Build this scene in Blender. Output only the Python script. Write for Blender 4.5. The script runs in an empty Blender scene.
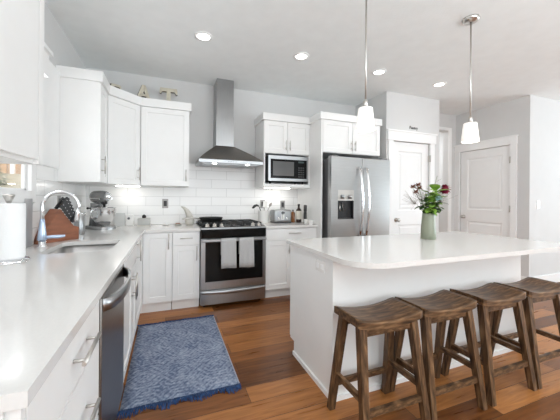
import bpy, bmesh, math, random
from mathutils import Vector, Matrix
random.seed(7)
S = bpy.context.scene
C = S.collection
PI = math.pi

# ------------------------------------------------------------------ camera
cam_d = bpy.data.cameras.new('camera')
cam = bpy.data.objects.new('camera', cam_d); C.objects.link(cam); S.camera = cam
FPX, CX, CY, YAW, ROLL = 285.18, 276.39, 198.13, 0.3638, 0.0071
cam_d.sensor_fit = 'HORIZONTAL'; cam_d.sensor_width = 36.0
cam_d.lens = FPX / 560 * 36
cam_d.shift_x = (280 - CX) / 560
cam_d.shift_y = (CY - 210) / 560
cam_d.clip_start = 0.05
cam.matrix_world = (Matrix.Translation((0.8653, -3.9277, 1.2508)) @ Matrix.Rotation(-YAW, 4, 'Z')
                    @ Matrix.Rotation(PI / 2, 4, 'X') @ Matrix.Rotation(ROLL, 4, 'Z'))

# ------------------------------------------------------------------ world, daylight, exposure
w = bpy.data.worlds.new('sky'); S.world = w; w.use_nodes = True
w.node_tree.nodes['Background'].inputs[0].default_value = (0.95, 0.97, 1.0, 1)
w.node_tree.nodes['Background'].inputs[1].default_value = 3.0

def area(name, loc, rot, sx, sy, watts, col=(1, 1, 1)):
    d = bpy.data.lights.new(name, 'AREA'); d.shape = 'RECTANGLE'; d.size = sx; d.size_y = sy
    d.energy = watts; d.color = col
    o = bpy.data.objects.new(name, d); C.objects.link(o); o.location = loc; o.rotation_euler = rot
    return o
# daylight through the big windows behind and to the right of the viewpoint
area('daylight_rear', (2.6, -7.42, 1.45), (PI / 2 + 0.8, 0, 0), 5.4, 2.1, 135, (0.88, 0.955, 1.0))
area('daylight_right', (9.42, -4.3, 1.35), (PI / 2 + 0.7, 0, PI / 2), 3.6, 2.2, 280, (0.80, 0.93, 1.0))
area('daylight_sink', (-0.06, -1.95, 1.83), (PI / 2, 0, -PI / 2), 0.9, 0.42, 7, (0.95, 0.98, 1.0))
area('ceiling_bounce_fill', (2.9, -5.3, 1.5), (PI, 0, 0), 4.6, 1.6, 225, (0.87, 0.95, 1.0))  # added fill lamp out of view, aimed up to bounce off the ceiling
sd = bpy.data.lights.new('sun', 'SUN'); sd.energy = 3.0; sd.angle = 0.01; sd.color = (1.0, 0.95, 0.88)
sun = bpy.data.objects.new('sun', sd); C.objects.link(sun); sun.rotation_euler = Vector((-0.5, 0.42, -0.8)).to_track_quat('-Z', 'Y').to_euler()
S.view_settings.view_transform = 'Standard'
S.view_settings.look = 'None'
S.view_settings.exposure = -0.6
S.view_settings.gamma = 1.0
S.view_settings.use_curve_mapping = False
S.cycles.use_denoising = True
S.cycles.max_bounces = 10
S.cycles.diffuse_bounces = 8
S.cycles.sample_clamp_indirect = 6

# ------------------------------------------------------------------ materials
def mat(name, col, rough=0.5, metal=0.0, var=0.04, scale=8.0, stretch=(1, 1, 1), bump=0.0, bscale=None, spec=0.5, emit=None, estr=0.0, coat=0.0, trans=0.0):
    m = bpy.data.materials.new(name); m.use_nodes = True
    nt = m.node_tree; b = nt.nodes['Principled BSDF']
    b.inputs['Roughness'].default_value = rough; b.inputs['Metallic'].default_value = metal
    b.inputs['Specular IOR Level'].default_value = spec
    b.inputs['Coat Weight'].default_value = coat
    b.inputs['Transmission Weight'].default_value = trans
    tc = nt.nodes.new('ShaderNodeTexCoord'); mp = nt.nodes.new('ShaderNodeMapping')
    mp.inputs['Scale'].default_value = stretch
    nz = nt.nodes.new('ShaderNodeTexNoise'); nz.inputs['Scale'].default_value = scale; nz.inputs['Detail'].default_value = 4
    rp = nt.nodes.new('ShaderNodeValToRGB')
    rp.color_ramp.elements[0].position = 0.3; rp.color_ramp.elements[1].position = 0.7
    rp.color_ramp.elements[0].color = tuple(max(0, c * (1 - var)) for c in col) + (1,)
    rp.color_ramp.elements[1].color = tuple(min(1, c * (1 + var)) for c in col) + (1,)
    L = nt.links.new
    L(tc.outputs['Object'], mp.inputs['Vector']); L(mp.outputs['Vector'], nz.inputs['Vector'])
    L(nz.outputs['Fac'], rp.inputs['Fac']); L(rp.outputs['Color'], b.inputs['Base Color'])
    if bump:
        bn = nt.nodes.new('ShaderNodeBump'); bn.inputs['Strength'].default_value = bump; bn.inputs['Distance'].default_value = 0.01
        n2 = nz
        if bscale:
            n2 = nt.nodes.new('ShaderNodeTexNoise'); n2.inputs['Scale'].default_value = bscale
            L(mp.outputs['Vector'], n2.inputs['Vector'])
        L(n2.outputs['Fac'], bn.inputs['Height']); L(bn.outputs['Normal'], b.inputs['Normal'])
    if emit:
        b.inputs['Emission Color'].default_value = tuple(emit) + (1,); b.inputs['Emission Strength'].default_value = estr
    return m

M = {}
M['wall'] = mat('wall_paint', (0.66, 0.66, 0.655), 0.7, var=0.01)
M['ceiling'] = mat('ceiling_paint', (0.85, 0.875, 0.875), 0.8, var=0.02, bump=0.15, bscale=60)
M['cab'] = mat('white_lacquer', (0.86, 0.86, 0.85), 0.35, var=0.01)
M['trim'] = mat('white_trim', (0.88, 0.88, 0.875), 0.4, var=0.01)
M['door'] = mat('door_paint', (0.88, 0.88, 0.875), 0.4, var=0.01)
M['quartz'] = mat('white_quartz', (0.74, 0.725, 0.705), 0.12, var=0.02, scale=140)
M['steel'] = mat('brushed_steel', (0.40, 0.41, 0.42), 0.3, 1.0, var=0.06, scale=6, stretch=(40, 40, 1))
M['steelh'] = mat('brushed_steel_flat', (0.46, 0.46, 0.455), 0.28, 1.0, var=0.06, scale=6, stretch=(1, 1, 60))
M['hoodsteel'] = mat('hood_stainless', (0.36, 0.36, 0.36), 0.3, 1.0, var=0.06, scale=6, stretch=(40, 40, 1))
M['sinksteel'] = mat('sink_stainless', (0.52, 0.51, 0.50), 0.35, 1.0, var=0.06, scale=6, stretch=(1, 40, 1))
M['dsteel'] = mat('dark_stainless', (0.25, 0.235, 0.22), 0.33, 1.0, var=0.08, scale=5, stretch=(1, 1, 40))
M['chrome'] = mat('chrome', (0.82, 0.82, 0.83), 0.07, 1.0, var=0.01)
M['nickel'] = mat('satin_nickel', (0.60, 0.58, 0.55), 0.3, 1.0, var=0.03)
M['black'] = mat('black_enamel', (0.012, 0.012, 0.013), 0.25, var=0.1)
M['bglass'] = mat('black_glass', (0.006, 0.006, 0.006), 0.06, var=0.05, spec=0.2)
M['iron'] = mat('cast_iron', (0.018, 0.018, 0.018), 0.55, var=0.2, scale=60)
M['plastic_black'] = mat('black_plastic', (0.02, 0.02, 0.022), 0.4, var=0.1)
M['grey_side'] = mat('grey_metal_side', (0.16, 0.16, 0.165), 0.45, 0.3, var=0.05)
M['plate'] = mat('grey_steel_plate', (0.33, 0.32, 0.31), 0.4, 0.6, var=0.04)
M['paper'] = mat('paper_towel_paper', (0.86, 0.86, 0.86), 0.9, var=0.01, bump=0.08, bscale=120)
M['ceramic'] = mat('white_ceramic', (0.84, 0.83, 0.81), 0.2, var=0.02)
M['cream'] = mat('cream_ceramic', (0.60, 0.58, 0.53), 0.35, var=0.06)
M['block'] = mat('knife_block_wood', (0.27, 0.095, 0.045), 0.4, var=0.25, scale=5, stretch=(1, 1, 6))
M['blue_film'] = mat('blue_handle', (0.55, 0.66, 0.84), 0.15, 0.5, var=0.05)
M['towel'] = mat('grey_towel', (0.50, 0.50, 0.50), 0.95, var=0.06, scale=120, bump=0.6, bscale=160)
M['amber'] = mat('amber_glass', (0.25, 0.09, 0.025), 0.08, var=0.05)
M['dark_bottle'] = mat('dark_bottle', (0.03, 0.014, 0.01), 0.1, var=0.05)
M['label'] = mat('paper_label', (0.72, 0.68, 0.60), 0.7, var=0.05)
M['vase'] = mat('sage_glaze', (0.25, 0.27, 0.20), 0.3, var=0.06, scale=14)
M['leaf'] = mat('leaf_green', (0.23, 0.40, 0.06), 0.5, var=0.35, scale=20)
M['dleaf'] = mat('dark_leaf_green', (0.05, 0.12, 0.03), 0.5, var=0.3, scale=20)
M['stem'] = mat('stem_green', (0.15, 0.22, 0.07), 0.6, var=0.2)
M['red'] = mat('burgundy_petal', (0.25, 0.010, 0.045), 0.6, var=0.3, scale=40)
M['white_petal'] = mat('white_petal', (0.78, 0.76, 0.74), 0.7, var=0.05)
M['brown_petal'] = mat('rust_petal', (0.26, 0.11, 0.07), 0.7, var=0.25, scale=40)
M['aqua'] = mat('aqua_petal', (0.45, 0.62, 0.62), 0.6, var=0.1)
M['twig'] = mat('grey_twig', (0.30, 0.27, 0.25), 0.8, var=0.2)
M['letter'] = mat('cream_letter_paint', (0.55, 0.51, 0.41), 0.6, var=0.12, scale=30)
M['letter_edge'] = mat('letter_edge_paint', (0.20, 0.17, 0.13), 0.6, var=0.2, scale=30)
M['gap'] = mat('dark_recess', (0.02, 0.02, 0.02), 0.9)
M['glass_lamp'] = mat('frosted_lamp_glass', (0.95, 0.93, 0.9), 0.5, var=0.0, emit=(1.0, 0.93, 0.84), estr=0.62)
M['lamp_on'] = mat('lamp_lens', (1, 1, 1), 0.5, var=0.0, emit=(1.0, 0.97, 0.92), estr=9.0)
M['ink'] = mat('black_ink', (0.03, 0.03, 0.03), 0.6)
M['hedge'] = mat('hedge_leaf', (0.16, 0.24, 0.10), 0.7, var=0.5, scale=9)
M['earth'] = mat('dry_bank', (0.34, 0.30, 0.20), 0.9, var=0.3, scale=6)
M['fence'] = mat('orange_board', (0.52, 0.30, 0.13), 0.7, var=0.25, scale=3, stretch=(1, 8, 1))
M['slate'] = mat('grey_board', (0.42, 0.42, 0.43), 0.4, var=0.05)
M['fringe'] = mat('navy_fringe', (0.028, 0.068, 0.18), 0.95, var=0.4, scale=60)

def tex_base(name, rough):
    m = bpy.data.materials.new(name); m.use_nodes = True
    nt = m.node_tree; b = nt.nodes['Principled BSDF']; b.inputs['Roughness'].default_value = rough
    tc = nt.nodes.new('ShaderNodeTexCoord')
    return m, nt, b, tc, nt.links.new

def mth(nt, op, a, b=None, c=None):
    n = nt.nodes.new('ShaderNodeMath'); n.operation = op
    for i, v in enumerate((a, b, c)):
        if v is None: continue
        if isinstance(v, (int, float)): n.inputs[i].default_value = v
        else: nt.links.new(v, n.inputs[i])
    return n.outputs[0]

def tile_mat(name, axis):
    m, nt, b, tc, L = tex_base(name, 0.16)
    sx = nt.nodes.new('ShaderNodeSeparateXYZ'); cb = nt.nodes.new('ShaderNodeCombineXYZ')
    L(tc.outputs['Object'], sx.inputs[0]); L(sx.outputs[axis], cb.inputs[0]); L(sx.outputs['Z'], cb.inputs[1])
    mp = nt.nodes.new('ShaderNodeMapping'); mp.inputs['Location'].default_value = (0, -0.906, 0); L(cb.outputs[0], mp.inputs['Vector'])
    br = nt.nodes.new('ShaderNodeTexBrick')
    br.inputs['Scale'].default_value = 1; br.inputs['Brick Width'].default_value = 0.405; br.inputs['Row Height'].default_value = 0.118
    br.inputs['Mortar Size'].default_value = 0.0028; br.inputs['Mortar Smooth'].default_value = 0.2
    br.inputs['Color1'].default_value = (0.88, 0.88, 0.87, 1); br.inputs['Color2'].default_value = (0.85, 0.85, 0.845, 1)
    br.inputs['Mortar'].default_value = (0.64, 0.64, 0.63, 1)
    L(mp.outputs[0], br.inputs['Vector']); L(br.outputs['Color'], b.inputs['Base Color'])
    bn = nt.nodes.new('ShaderNodeBump'); bn.invert = True; bn.inputs['Strength'].default_value = 0.4; bn.inputs['Distance'].default_value = 0.004
    L(br.outputs['Fac'], bn.inputs['Height']); L(bn.outputs['Normal'], b.inputs['Normal'])
    return m
M['tile_back'] = tile_mat('subway_tile_back', 'X')
M['tile_left'] = tile_mat('subway_tile_left', 'Y')

def floor_mat():
    m, nt, b, tc, L = tex_base('oak_plank_floor', 0.3); b.inputs['Specular IOR Level'].default_value = 0.3
    br = nt.nodes.new('ShaderNodeTexBrick'); br.offset = 0.37; br.inputs['Scale'].default_value = 1
    br.inputs['Brick Width'].default_value = 1.35; br.inputs['Row Height'].default_value = 0.15
    br.inputs['Mortar Size'].default_value = 0.0016; br.inputs['Mortar Smooth'].default_value = 0.3
    br.inputs['Color1'].default_value = (0, 0, 0, 1); br.inputs['Color2'].default_value = (1, 1, 1, 1)
    br.inputs['Mortar'].default_value = (0, 0, 0, 1)
    L(tc.outputs['Object'], br.inputs['Vector'])
    rp = nt.nodes.new('ShaderNodeValToRGB'); cr = rp.color_ramp
    cr.elements[0].color = (0.075, 0.022, 0.005, 1); cr.elements[1].color = (0.50, 0.21, 0.065, 1)
    e = cr.elements.new(0.5); e.color = (0.24, 0.088, 0.025, 1)
    mp = nt.nodes.new('ShaderNodeMapping'); mp.inputs['Scale'].default_value = (1.3, 14, 1); L(tc.outputs['Object'], mp.inputs['Vector'])
    nz = nt.nodes.new('ShaderNodeTexNoise'); nz.inputs['Scale'].default_value = 3; nz.inputs['Detail'].default_value = 6; nz.inputs['Distortion'].default_value = 0.6
    L(mp.outputs[0], nz.inputs['Vector'])
    f = mth(nt, 'ADD', mth(nt, 'MULTIPLY', br.outputs['Color'], 0.75), mth(nt, 'MULTIPLY', mth(nt, 'SUBTRACT', nz.outputs['Fac'], 0.36), 0.9))
    L(f, rp.inputs['Fac'])
    mx = nt.nodes.new('ShaderNodeMix'); mx.data_type = 'RGBA'
    L(br.outputs['Fac'], mx.inputs['Factor']); L(rp.outputs['Color'], mx.inputs[6]); mx.inputs[7].default_value = (0.03, 0.012, 0.006, 1)
    L(mx.outputs[2], b.inputs['Base Color'])
    rr = mth(nt, 'ADD', mth(nt, 'MULTIPLY', nz.outputs['Fac'], 0.22), 0.20); L(rr, b.inputs['Roughness'])
    bn = nt.nodes.new('ShaderNodeBump'); bn.invert = True; bn.inputs['Strength'].default_value = 0.35; bn.inputs['Distance'].default_value = 0.003
    L(br.outputs['Fac'], bn.inputs['Height']); L(bn.outputs['Normal'], b.inputs['Normal'])
    return m
M['floor'] = floor_mat()

def wood_mat(name, stretch):
    m, nt, b, tc, L = tex_base(name, 0.42); b.inputs['Specular IOR Level'].default_value = 0.3
    mp = nt.nodes.new('ShaderNodeMapping'); mp.inputs['Scale'].default_value = stretch; L(tc.outputs['Object'], mp.inputs['Vector'])
    nz = nt.nodes.new('ShaderNodeTexNoise'); nz.inputs['Scale'].default_value = 4; nz.inputs['Detail'].default_value = 7; nz.inputs['Distortion'].default_value = 0.3
    L(mp.outputs[0], nz.inputs['Vector'])
    rp = nt.nodes.new('ShaderNodeValToRGB'); cr = rp.color_ramp
    cr.elements[0].position = 0.28; cr.elements[0].color = (0.022, 0.010, 0.005, 1)
    cr.elements[1].position = 0.78; cr.elements[1].color = (0.32, 0.18, 0.088, 1)
    e = cr.elements.new(0.52); e.color = (0.115, 0.060, 0.028, 1)
    L(nz.outputs['Fac'], rp.inputs['Fac']); L(rp.outputs['Color'], b.inputs['Base Color'])
    bn = nt.nodes.new('ShaderNodeBump'); bn.inputs['Strength'].default_value = 0.3; bn.inputs['Distance'].default_value = 0.004
    L(nz.outputs['Fac'], bn.inputs['Height']); L(bn.outputs['Normal'], b.inputs['Normal'])
    return m
M['seatwood'] = wood_mat('weathered_seat_wood', (2.2, 14, 14))
M['legwood'] = wood_mat('weathered_leg_wood', (14, 14, 1.6))
M['railwood'] = wood_mat('weathered_rail_wood', (5, 5, 14))

def rug_mat():
    m, nt, b, tc, L = tex_base('blue_rug_weave', 0.95)
    sx = nt.nodes.new('ShaderNodeSeparateXYZ'); L(tc.outputs['Object'], sx.inputs[0])
    u = mth(nt, 'PINGPONG', mth(nt, 'MULTIPLY', sx.outputs['X'], 1 / 0.236), 0.5)
    v = mth(nt, 'PINGPONG', mth(nt, 'MULTIPLY', sx.outputs['Y'], 1 / 0.296), 0.5)
    d = mth(nt, 'MAXIMUM', mth(nt, 'ADD', u, mth(nt, 'MULTIPLY', v, 0.9)), mth(nt, 'MULTIPLY', v, 1.7))
    ring = mth(nt, 'PINGPONG', mth(nt, 'MULTIPLY', d, 6.0), 0.5)
    nz = nt.nodes.new('ShaderNodeTexNoise'); nz.inputs['Scale'].default_value = 55; nz.inputs['Detail'].default_value = 3
    L(tc.outputs['Object'], nz.inputs['Vector'])
    n3 = nt.nodes.new('ShaderNodeTexNoise'); n3.inputs['Scale'].default_value = 5
    L(tc.outputs['Object'], n3.inputs['Vector'])
    dash = mth(nt, 'PINGPONG', mth(nt, 'MULTIPLY', mth(nt, 'SUBTRACT', sx.outputs['X'], sx.outputs['Y']), 34.0), 0.5)
    f = mth(nt, 'ADD', mth(nt, 'MULTIPLY', ring, 0.5), mth(nt, 'ADD', mth(nt, 'MULTIPLY', mth(nt, 'SUBTRACT', nz.outputs['Fac'], 0.5), 1.3),
            mth(nt, 'ADD', mth(nt, 'MULTIPLY', dash, 0.3), mth(nt, 'MULTIPLY', n3.outputs['Fac'], 0.62))))
    rp = nt.nodes.new('ShaderNodeValToRGB'); cr = rp.color_ramp
    cr.elements[0].position = 0.25; cr.elements[0].color = (0.10, 0.135, 0.225, 1)
    cr.elements[1].position = 0.85; cr.elements[1].color = (0.37, 0.42, 0.53, 1)
    L(f, rp.inputs['Fac']); L(rp.outputs['Color'], b.inputs['Base Color'])
    bn = nt.nodes.new('ShaderNodeBump'); bn.inputs['Strength'].default_value = 0.6; bn.inputs['Distance'].default_value = 0.004
    L(nz.outputs['Fac'], bn.inputs['Height']); L(bn.outputs['Normal'], b.inputs['Normal'])
    return m
M['rug'] = rug_mat()

# ------------------------------------------------------------------ building helpers
ORG = {}
def thing(name, label, cat, loc=(0, 0, 0), group=None):
    o = bpy.data.objects.new(name, None); C.objects.link(o); o.empty_display_size = 0.05
    o.location = loc; o['label'] = label; o['category'] = cat
    if group: o['group'] = group
    ORG[o.name] = Vector(loc)
    return o
def tag(o, label, cat, group=None):
    o['label'] = label; o['category'] = cat
    if group: o['group'] = group
    return o

class MB:
    def __init__(s): s.bm = bmesh.new(); s.T = Matrix.Identity(4)
    def v(s, p): return s.bm.verts.new(s.T @ Vector(p))
    def f(s, vs, smooth=False):
        try:
            fc = s.bm.faces.new(vs); fc.smooth = smooth; return fc
        except ValueError: return None
    def box(s, x0, x1, y0, y1, z0, z1, bev=0.0, seg=2):
        x0, x1 = min(x0, x1), max(x0, x1); y0, y1 = min(y0, y1), max(y0, y1); z0, z1 = min(z0, z1), max(z0, z1)
        vs = [s.v(p) for p in ((x0, y0, z0), (x1, y0, z0), (x1, y1, z0), (x0, y1, z0), (x0, y0, z1), (x1, y0, z1), (x1, y1, z1), (x0, y1, z1))]
        fs = [s.f([vs[i] for i in q]) for q in ((3, 2, 1, 0), (4, 5, 6, 7), (0, 1, 5, 4), (1, 2, 6, 5), (2, 3, 7, 6), (3, 0, 4, 7))]
        if bev:
            es = list({e for f in fs for e in f.edges})
            r = bmesh.ops.bevel(s.bm, geom=es, offset=bev, segments=seg, profile=0.5, affect='EDGES')
            for f in r['faces']: f.smooth = True
        return s
    def prism(s, pts, a, b, axis='Z'):
        """polygon pts (2-D) extruded from a to b along axis"""
        def P(p, h):
            if axis == 'Z': return (p[0], p[1], h)
            if axis == 'X': return (h, p[0], p[1])
            return (p[0], h, p[1])
        lo = [s.v(P(p, a)) for p in pts]; hi = [s.v(P(p, b)) for p in pts]
        s.f(lo[::-1]); s.f(hi); n = len(pts)
        for i in range(n): s.f([lo[i], lo[(i + 1) % n], hi[(i + 1) % n], hi[i]])
        return s
    def lathe(s, prof, c=(0, 0, 0), n=24, smooth=True):
        """profile (r, z) turned about Z at c"""
        rings = []
        for r, z in prof:
            if r < 1e-6: rings.append([s.v((c[0], c[1], c[2] + z))])
            else: rings.append([s.v((c[0] + r * math.cos(2 * PI * k / n), c[1] + r * math.sin(2 * PI * k / n), c[2] + z)) for k in range(n)])
        for A, B in zip(rings, rings[1:]):
            for k in range(n):
                a, b2 = A[k % len(A)], A[(k + 1) % len(A)]; c2, d = B[(k + 1) % len(B)], B[k % len(B)]
                q = []
                for t in (a, b2, c2, d):
                    if t not in q: q.append(t)
                if len(q) > 2: s.f(q, smooth)
        return s
    def tube(s, pts, r, n=10, cap=True, smooth=True):
        pts = [Vector(p) for p in pts]; rad = r if isinstance(r, (list, tuple)) else [r] * len(pts)
        rings = []; up = None
        for i, p in enumerate(pts):
            d = (pts[min(i + 1, len(pts) - 1)] - pts[max(i - 1, 0)]).normalized()
            if up is None: up = Vector((0, 0, 1)) if abs(d.z) < 0.9 else Vector((1, 0, 0))
            u = (up - d * up.dot(d)).normalized(); up = u; v2 = d.cross(u)
            rings.append([s.v(p + (u * math.cos(2 * PI * k / n) + v2 * math.sin(2 * PI * k / n)) * rad[i]) for k in range(n)])
        for A, B in zip(rings, rings[1:]):
            for k in range(n): s.f([A[k], A[(k + 1) % n], B[(k + 1) % n], B[k]], smooth)
        if cap: s.f(rings[0][::-1]); s.f(rings[-1])
        return s
    def beam(s, p0, p1, w, d, xdir=(1, 0, 0), w1=None, d1=None):
        """square-section bar from p0 to p1, ends cut level"""
        p0, p1 = Vector(p0), Vector(p1); ax = (p1 - p0).normalized()
        u = Vector(xdir); u = (u - ax * u.dot(ax)).normalized(); v2 = ax.cross(u)
        w1 = w1 or w; d1 = d1 or d
        A = [s.v(p0 + u * a * w / 2 + v2 * b * d / 2) for a, b in ((-1, -1), (1, -1), (1, 1), (-1, 1))]
        B = [s.v(p1 + u * a * w1 / 2 + v2 * b * d1 / 2) for a, b in ((-1, -1), (1, -1), (1, 1), (-1, 1))]
        s.f(A[::-1]); s.f(B)
        for k in range(4): s.f([A[k], A[(k + 1) % 4], B[(k + 1) % 4], B[k]])
        return s
    def ball(s, c, r, sub=2, sq=(1, 1, 1), jit=0.0):
        rr = bmesh.ops.create_icosphere(s.bm, subdivisions=sub, radius=1.0)
        for v in rr['verts']:
            k = 1 + random.uniform(-jit, jit)
            v.co = s.T @ Vector((c[0] + v.co.x * r * sq[0] * k, c[1] + v.co.y * r * sq[1] * k, c[2] + v.co.z * r * sq[2] * k))
        for f in {f for v in rr['verts'] for f in v.link_faces}: f.smooth = True
        return s
    def build(s, name, m, parent=None, recalc=True):
        if recalc: bmesh.ops.recalc_face_normals(s.bm, faces=s.bm.faces)
        me = bpy.data.meshes.new(name)
        off = None
        root = parent
        while root is not None and root.parent is not None: root = root.parent
        if root is not None and root.name in ORG: off = ORG[root.name]
        elif root is None: off = None
        if off is not None: bmesh.ops.translate(s.bm, verts=s.bm.verts, vec=-off)
        s.bm.to_mesh(me); s.bm.free()
        me.materials.append(M[m] if isinstance(m, str) else m)
        o = bpy.data.objects.new(name, me); C.objects.link(o)
        if parent is not None: o.parent = parent
        return o

def at_base(o, loc):
    """give a one-mesh thing its origin at its base"""
    o.data.transform(Matrix.Translation(-Vector(loc))); o.location = loc; ORG[o.name] = Vector(loc); return o
def struct(name, mb, m):
    o = mb.build(name, m); o['kind'] = 'structure'; return o

def frame_T(origin, u, n):
    """local x along u, local z up, local -y out along n"""
    u = Vector(u).normalized(); n = Vector(n).normalized(); z = Vector((0, 0, 1))
    m = Matrix((( u.x, -n.x, z.x, origin[0]), (u.y, -n.y, z.y, origin[1]), (u.z, -n.z, z.z, origin[2]), (0, 0, 0, 1)))
    return m
def shaker(mb, w, h, th=0.02, rail=0.058, dep=0.008):
    """shaker front in local frame: x 0..w, z 0..h, front face at y=-th"""
    o = [(0, 0), (w, 0), (w, h), (0, h)]; i = [(rail, rail), (w - rail, rail), (w - rail, h - rail), (rail, h - rail)]
    k = 0.004
    j = [(rail + k, rail + k), (w - rail - k, rail + k), (w - rail - k, h - rail - k), (rail + k, h - rail - k)]
    B = [mb.v((x, 0, z)) for x, z in o]; A = [mb.v((x, -th, z)) for x, z in o]
    I = [mb.v((x, -th, z)) for x, z in i]; J = [mb.v((x, -th + dep, z)) for x, z in j]
    for a in range(4):
        b = (a + 1) % 4
        mb.f([A[a], A[b], I[b], I[a]]); mb.f([I[a], I[b], J[b], J[a]]); mb.f([B[b], B[a], A[a], A[b]])
    mb.f(J); mb.f(B[::-1])
    return mb
def pull(mb, x, z, L, vertical=True, out=0.032, th=0.02, r=0.0055):
    """bar pull in the same local frame, centred at x, z"""
    h = L / 2
    if vertical:
        mb.tube([(x, -th - out, z - h), (x, -th - out, z + h)], r, 8)
        for k in (-1, 1): mb.tube([(x, -th + 0.001, z + k * (h - 0.03)), (x, -th - out, z + k * (h - 0.03))], r * 0.8, 8)
    else:
        mb.tube([(x - h, -th - out, z), (x + h, -th - out, z)], r, 8)
        for k in (-1, 1): mb.tube([(x + k * (h - 0.025), -th + 0.001, z), (x + k * (h - 0.025), -th - out, z)], r * 0.8, 8)
    return mb
def front(parent, name, origin, u, n, w, h, hx=None, hz=None, hl=0.16, vert=True, flat=False, hr=0.0055):
    g = 0.003
    mb = MB(); mb.T = frame_T(Vector(origin) + Vector(u) * g, u, n)
    if flat: mb.box(0, w - 2 * g, -0.02, 0, g, h - g)
    else:
        mb.T = mb.T @ Matrix.Translation((0, 0, g)); shaker(mb, w - 2 * g, h - 2 * g)
    d = mb.build(name, 'cab', parent)
    if hx is not None:
        hb = MB(); hb.T = frame_T(origin, u, n); pull(hb, hx, hz, hl, vert, r=hr); hb.build('handle', 'nickel', d)
    return d

# ================================================================== STRUCTURE
ZC = 2.772; XL = -0.04
struct('floor', MB().box(-0.3, 9.7, -7.7, 1.7, -0.1, 0), 'floor')
struct('ceiling', MB().box(-0.3, 9.7, -7.7, 1.7, ZC, ZC + 0.1), 'ceiling')
# left wall with the window over the sink
WY0, WY1, WZ0, WZ1 = -2.46, -1.472, 1.29, 2.08
b = MB(); b.box(-0.2, XL, -7.5, WY0, 0, ZC); b.prism([(XL, WY1), (XL, 0), (-0.2, 0), (-0.2, -0.85), (XL - 0.02, WY1)], 0, ZC); b.box(-0.2, XL, WY0, WY1, 0, WZ0); b.box(-0.2, XL, WY0, WY1, WZ1, ZC)
struct('wall_left', b, 'wall')
struct('wall_back', MB().box(-0.2, 3.74, 0, 0.15, 0, ZC), 'wall')
PX0, PX1, PY = 3.74, 4.76, -0.718
# pantry closet walls with the door opening
PD0, PD1, PDZ = 3.855, 4.56, 2.085
b = MB(); b.box(PX0, PD0, PY, PY + 0.11, 0, ZC); b.box(PD1, PX1, PY, PY + 0.11, 0, ZC); b.box(PD0, PD1, PY, PY + 0.11, PDZ, ZC)
b.box(PX0, PX0 + 0.11, PY + 0.11, 0.15, 0, ZC); b.box(PX1 - 0.11, PX1, PY + 0.11, 0.15, 0, ZC)
struct('wall_pantry', b, 'wall')
# short hall beside the pantry
HY, HX1 = -0.24, 5.75
b = MB(); b.box(5.58, HX1, HY, HY + 0.12, 0, ZC); b.box(PX1, 5.58, HY, HY + 0.12, 2.48, ZC)
struct('wall_hall', b, 'wall')
b = MB(); b.box(PX1, 6.4, 1.3, 1.42, 0, ZC); b.box(6.3, 6.42, HY + 0.12, 1.3, 0, ZC)
struct('wall_passage', b, 'wall')
area('passage_fill_light', (5.4, 0.6, ZC - 0.02), (0, 0, 0), 0.5, 0.5, 30, (0.95, 0.98, 1.0))  # unseen fill lamp added to brighten the passage, no fixture modelled
# right wall with a door, then the return that runs on to the right
RD0, RD1, RDZ = -1.135, -0.323, 2.095; RY = -1.378
b = MB(); b.box(HX1, HX1 + 0.12, RY, RD0, 0, ZC); b.box(HX1, HX1 + 0.12, RD1, HY + 0.12, 0, ZC); b.box(HX1, HX1 + 0.12, RD0, RD1, RDZ, ZC)
struct('wall_right', b, 'wall')
struct('wall_far', MB().box(HX1 + 0.12, 9.5, RY, RY + 0.12, 0, ZC), 'wall')
# living-room walls behind the viewpoint with their window openings
b = MB(); b.box(9.5, 9.65, -7.5, -6.2, 0, ZC); b.box(9.5, 9.65, -2.4, RY + 0.12, 0, ZC); b.box(9.5, 9.65, -6.2, -2.4, 2.5, ZC); b.box(9.5, 9.65, -6.2, -2.4, 0, 0.2)
struct('wall_living', b, 'wall')
b = MB(); b.box(-0.2, -0.2 + 0.05, -7.65, -7.5, 0, ZC); b.box(-0.2, 0.0, -7.65, -7.5, 0, ZC); b.box(5.2, 9.65, -7.65, -7.5, 0, ZC); b.box(0, 5.2, -7.65, -7.5, 2.5, ZC); b.box(0, 5.2, -7.65, -7.5, 0, 0.35)
struct('wall_rear', b, 'wall')
# subway tile
b = MB(); b.box(XL + 0.008, 2.699, -0.008, 0, 0.9, 1.70)
struct('wall_back_tile', b, 'tile_back')
b = MB(); b.box(XL, XL + 0.008, -3.28, -0.0, 0.9, 1.2); b.box(XL, XL + 0.008, -1.395, 0, 1.2, 1.50); b.box(XL, XL + 0.008, -3.28, WY0 - 0.08, 1.2, 1.42)
struct('wall_left_tile', b, 'tile_left')
# window over the sink
def glass_mat():
    m = bpy.data.materials.new('window_glass'); m.use_nodes = True; nt = m.node_tree
    nt.nodes.remove(nt.nodes['Principled BSDF']); o = nt.nodes['Material Output']
    t = nt.nodes.new('ShaderNodeBsdfTransparent'); g = nt.nodes.new('ShaderNodeBsdfGlossy'); g.inputs['Roughness'].default_value = 0.02
    mx = nt.nodes.new('ShaderNodeMixShader'); fr = nt.nodes.new('ShaderNodeLayerWeight'); fr.inputs['Blend'].default_value = 0.12
    nt.links.new(fr.outputs['Facing'], mx.inputs[0]); nt.links.new(t.outputs[0], mx.inputs[1]); nt.links.new(g.outputs[0], mx.inputs[2]); nt.links.new(mx.outputs[0], o.inputs[0])
    return m
M['glass'] = glass_mat()
b = MB(); b.box(XL - 0.03, XL - 0.012, WY1 - 0.02, WY1, WZ0, WZ1); b.box(XL - 0.03, XL - 0.012, WY0, WY0 + 0.02, WZ0, WZ1); b.box(XL - 0.03, XL - 0.012, WY0, WY1, WZ0, WZ0 + 0.014); b.box(XL - 0.03, XL - 0.012, WY0, WY1, WZ1 - 0.03, WZ1)
wf = struct('window_1', b, 'trim')
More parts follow.
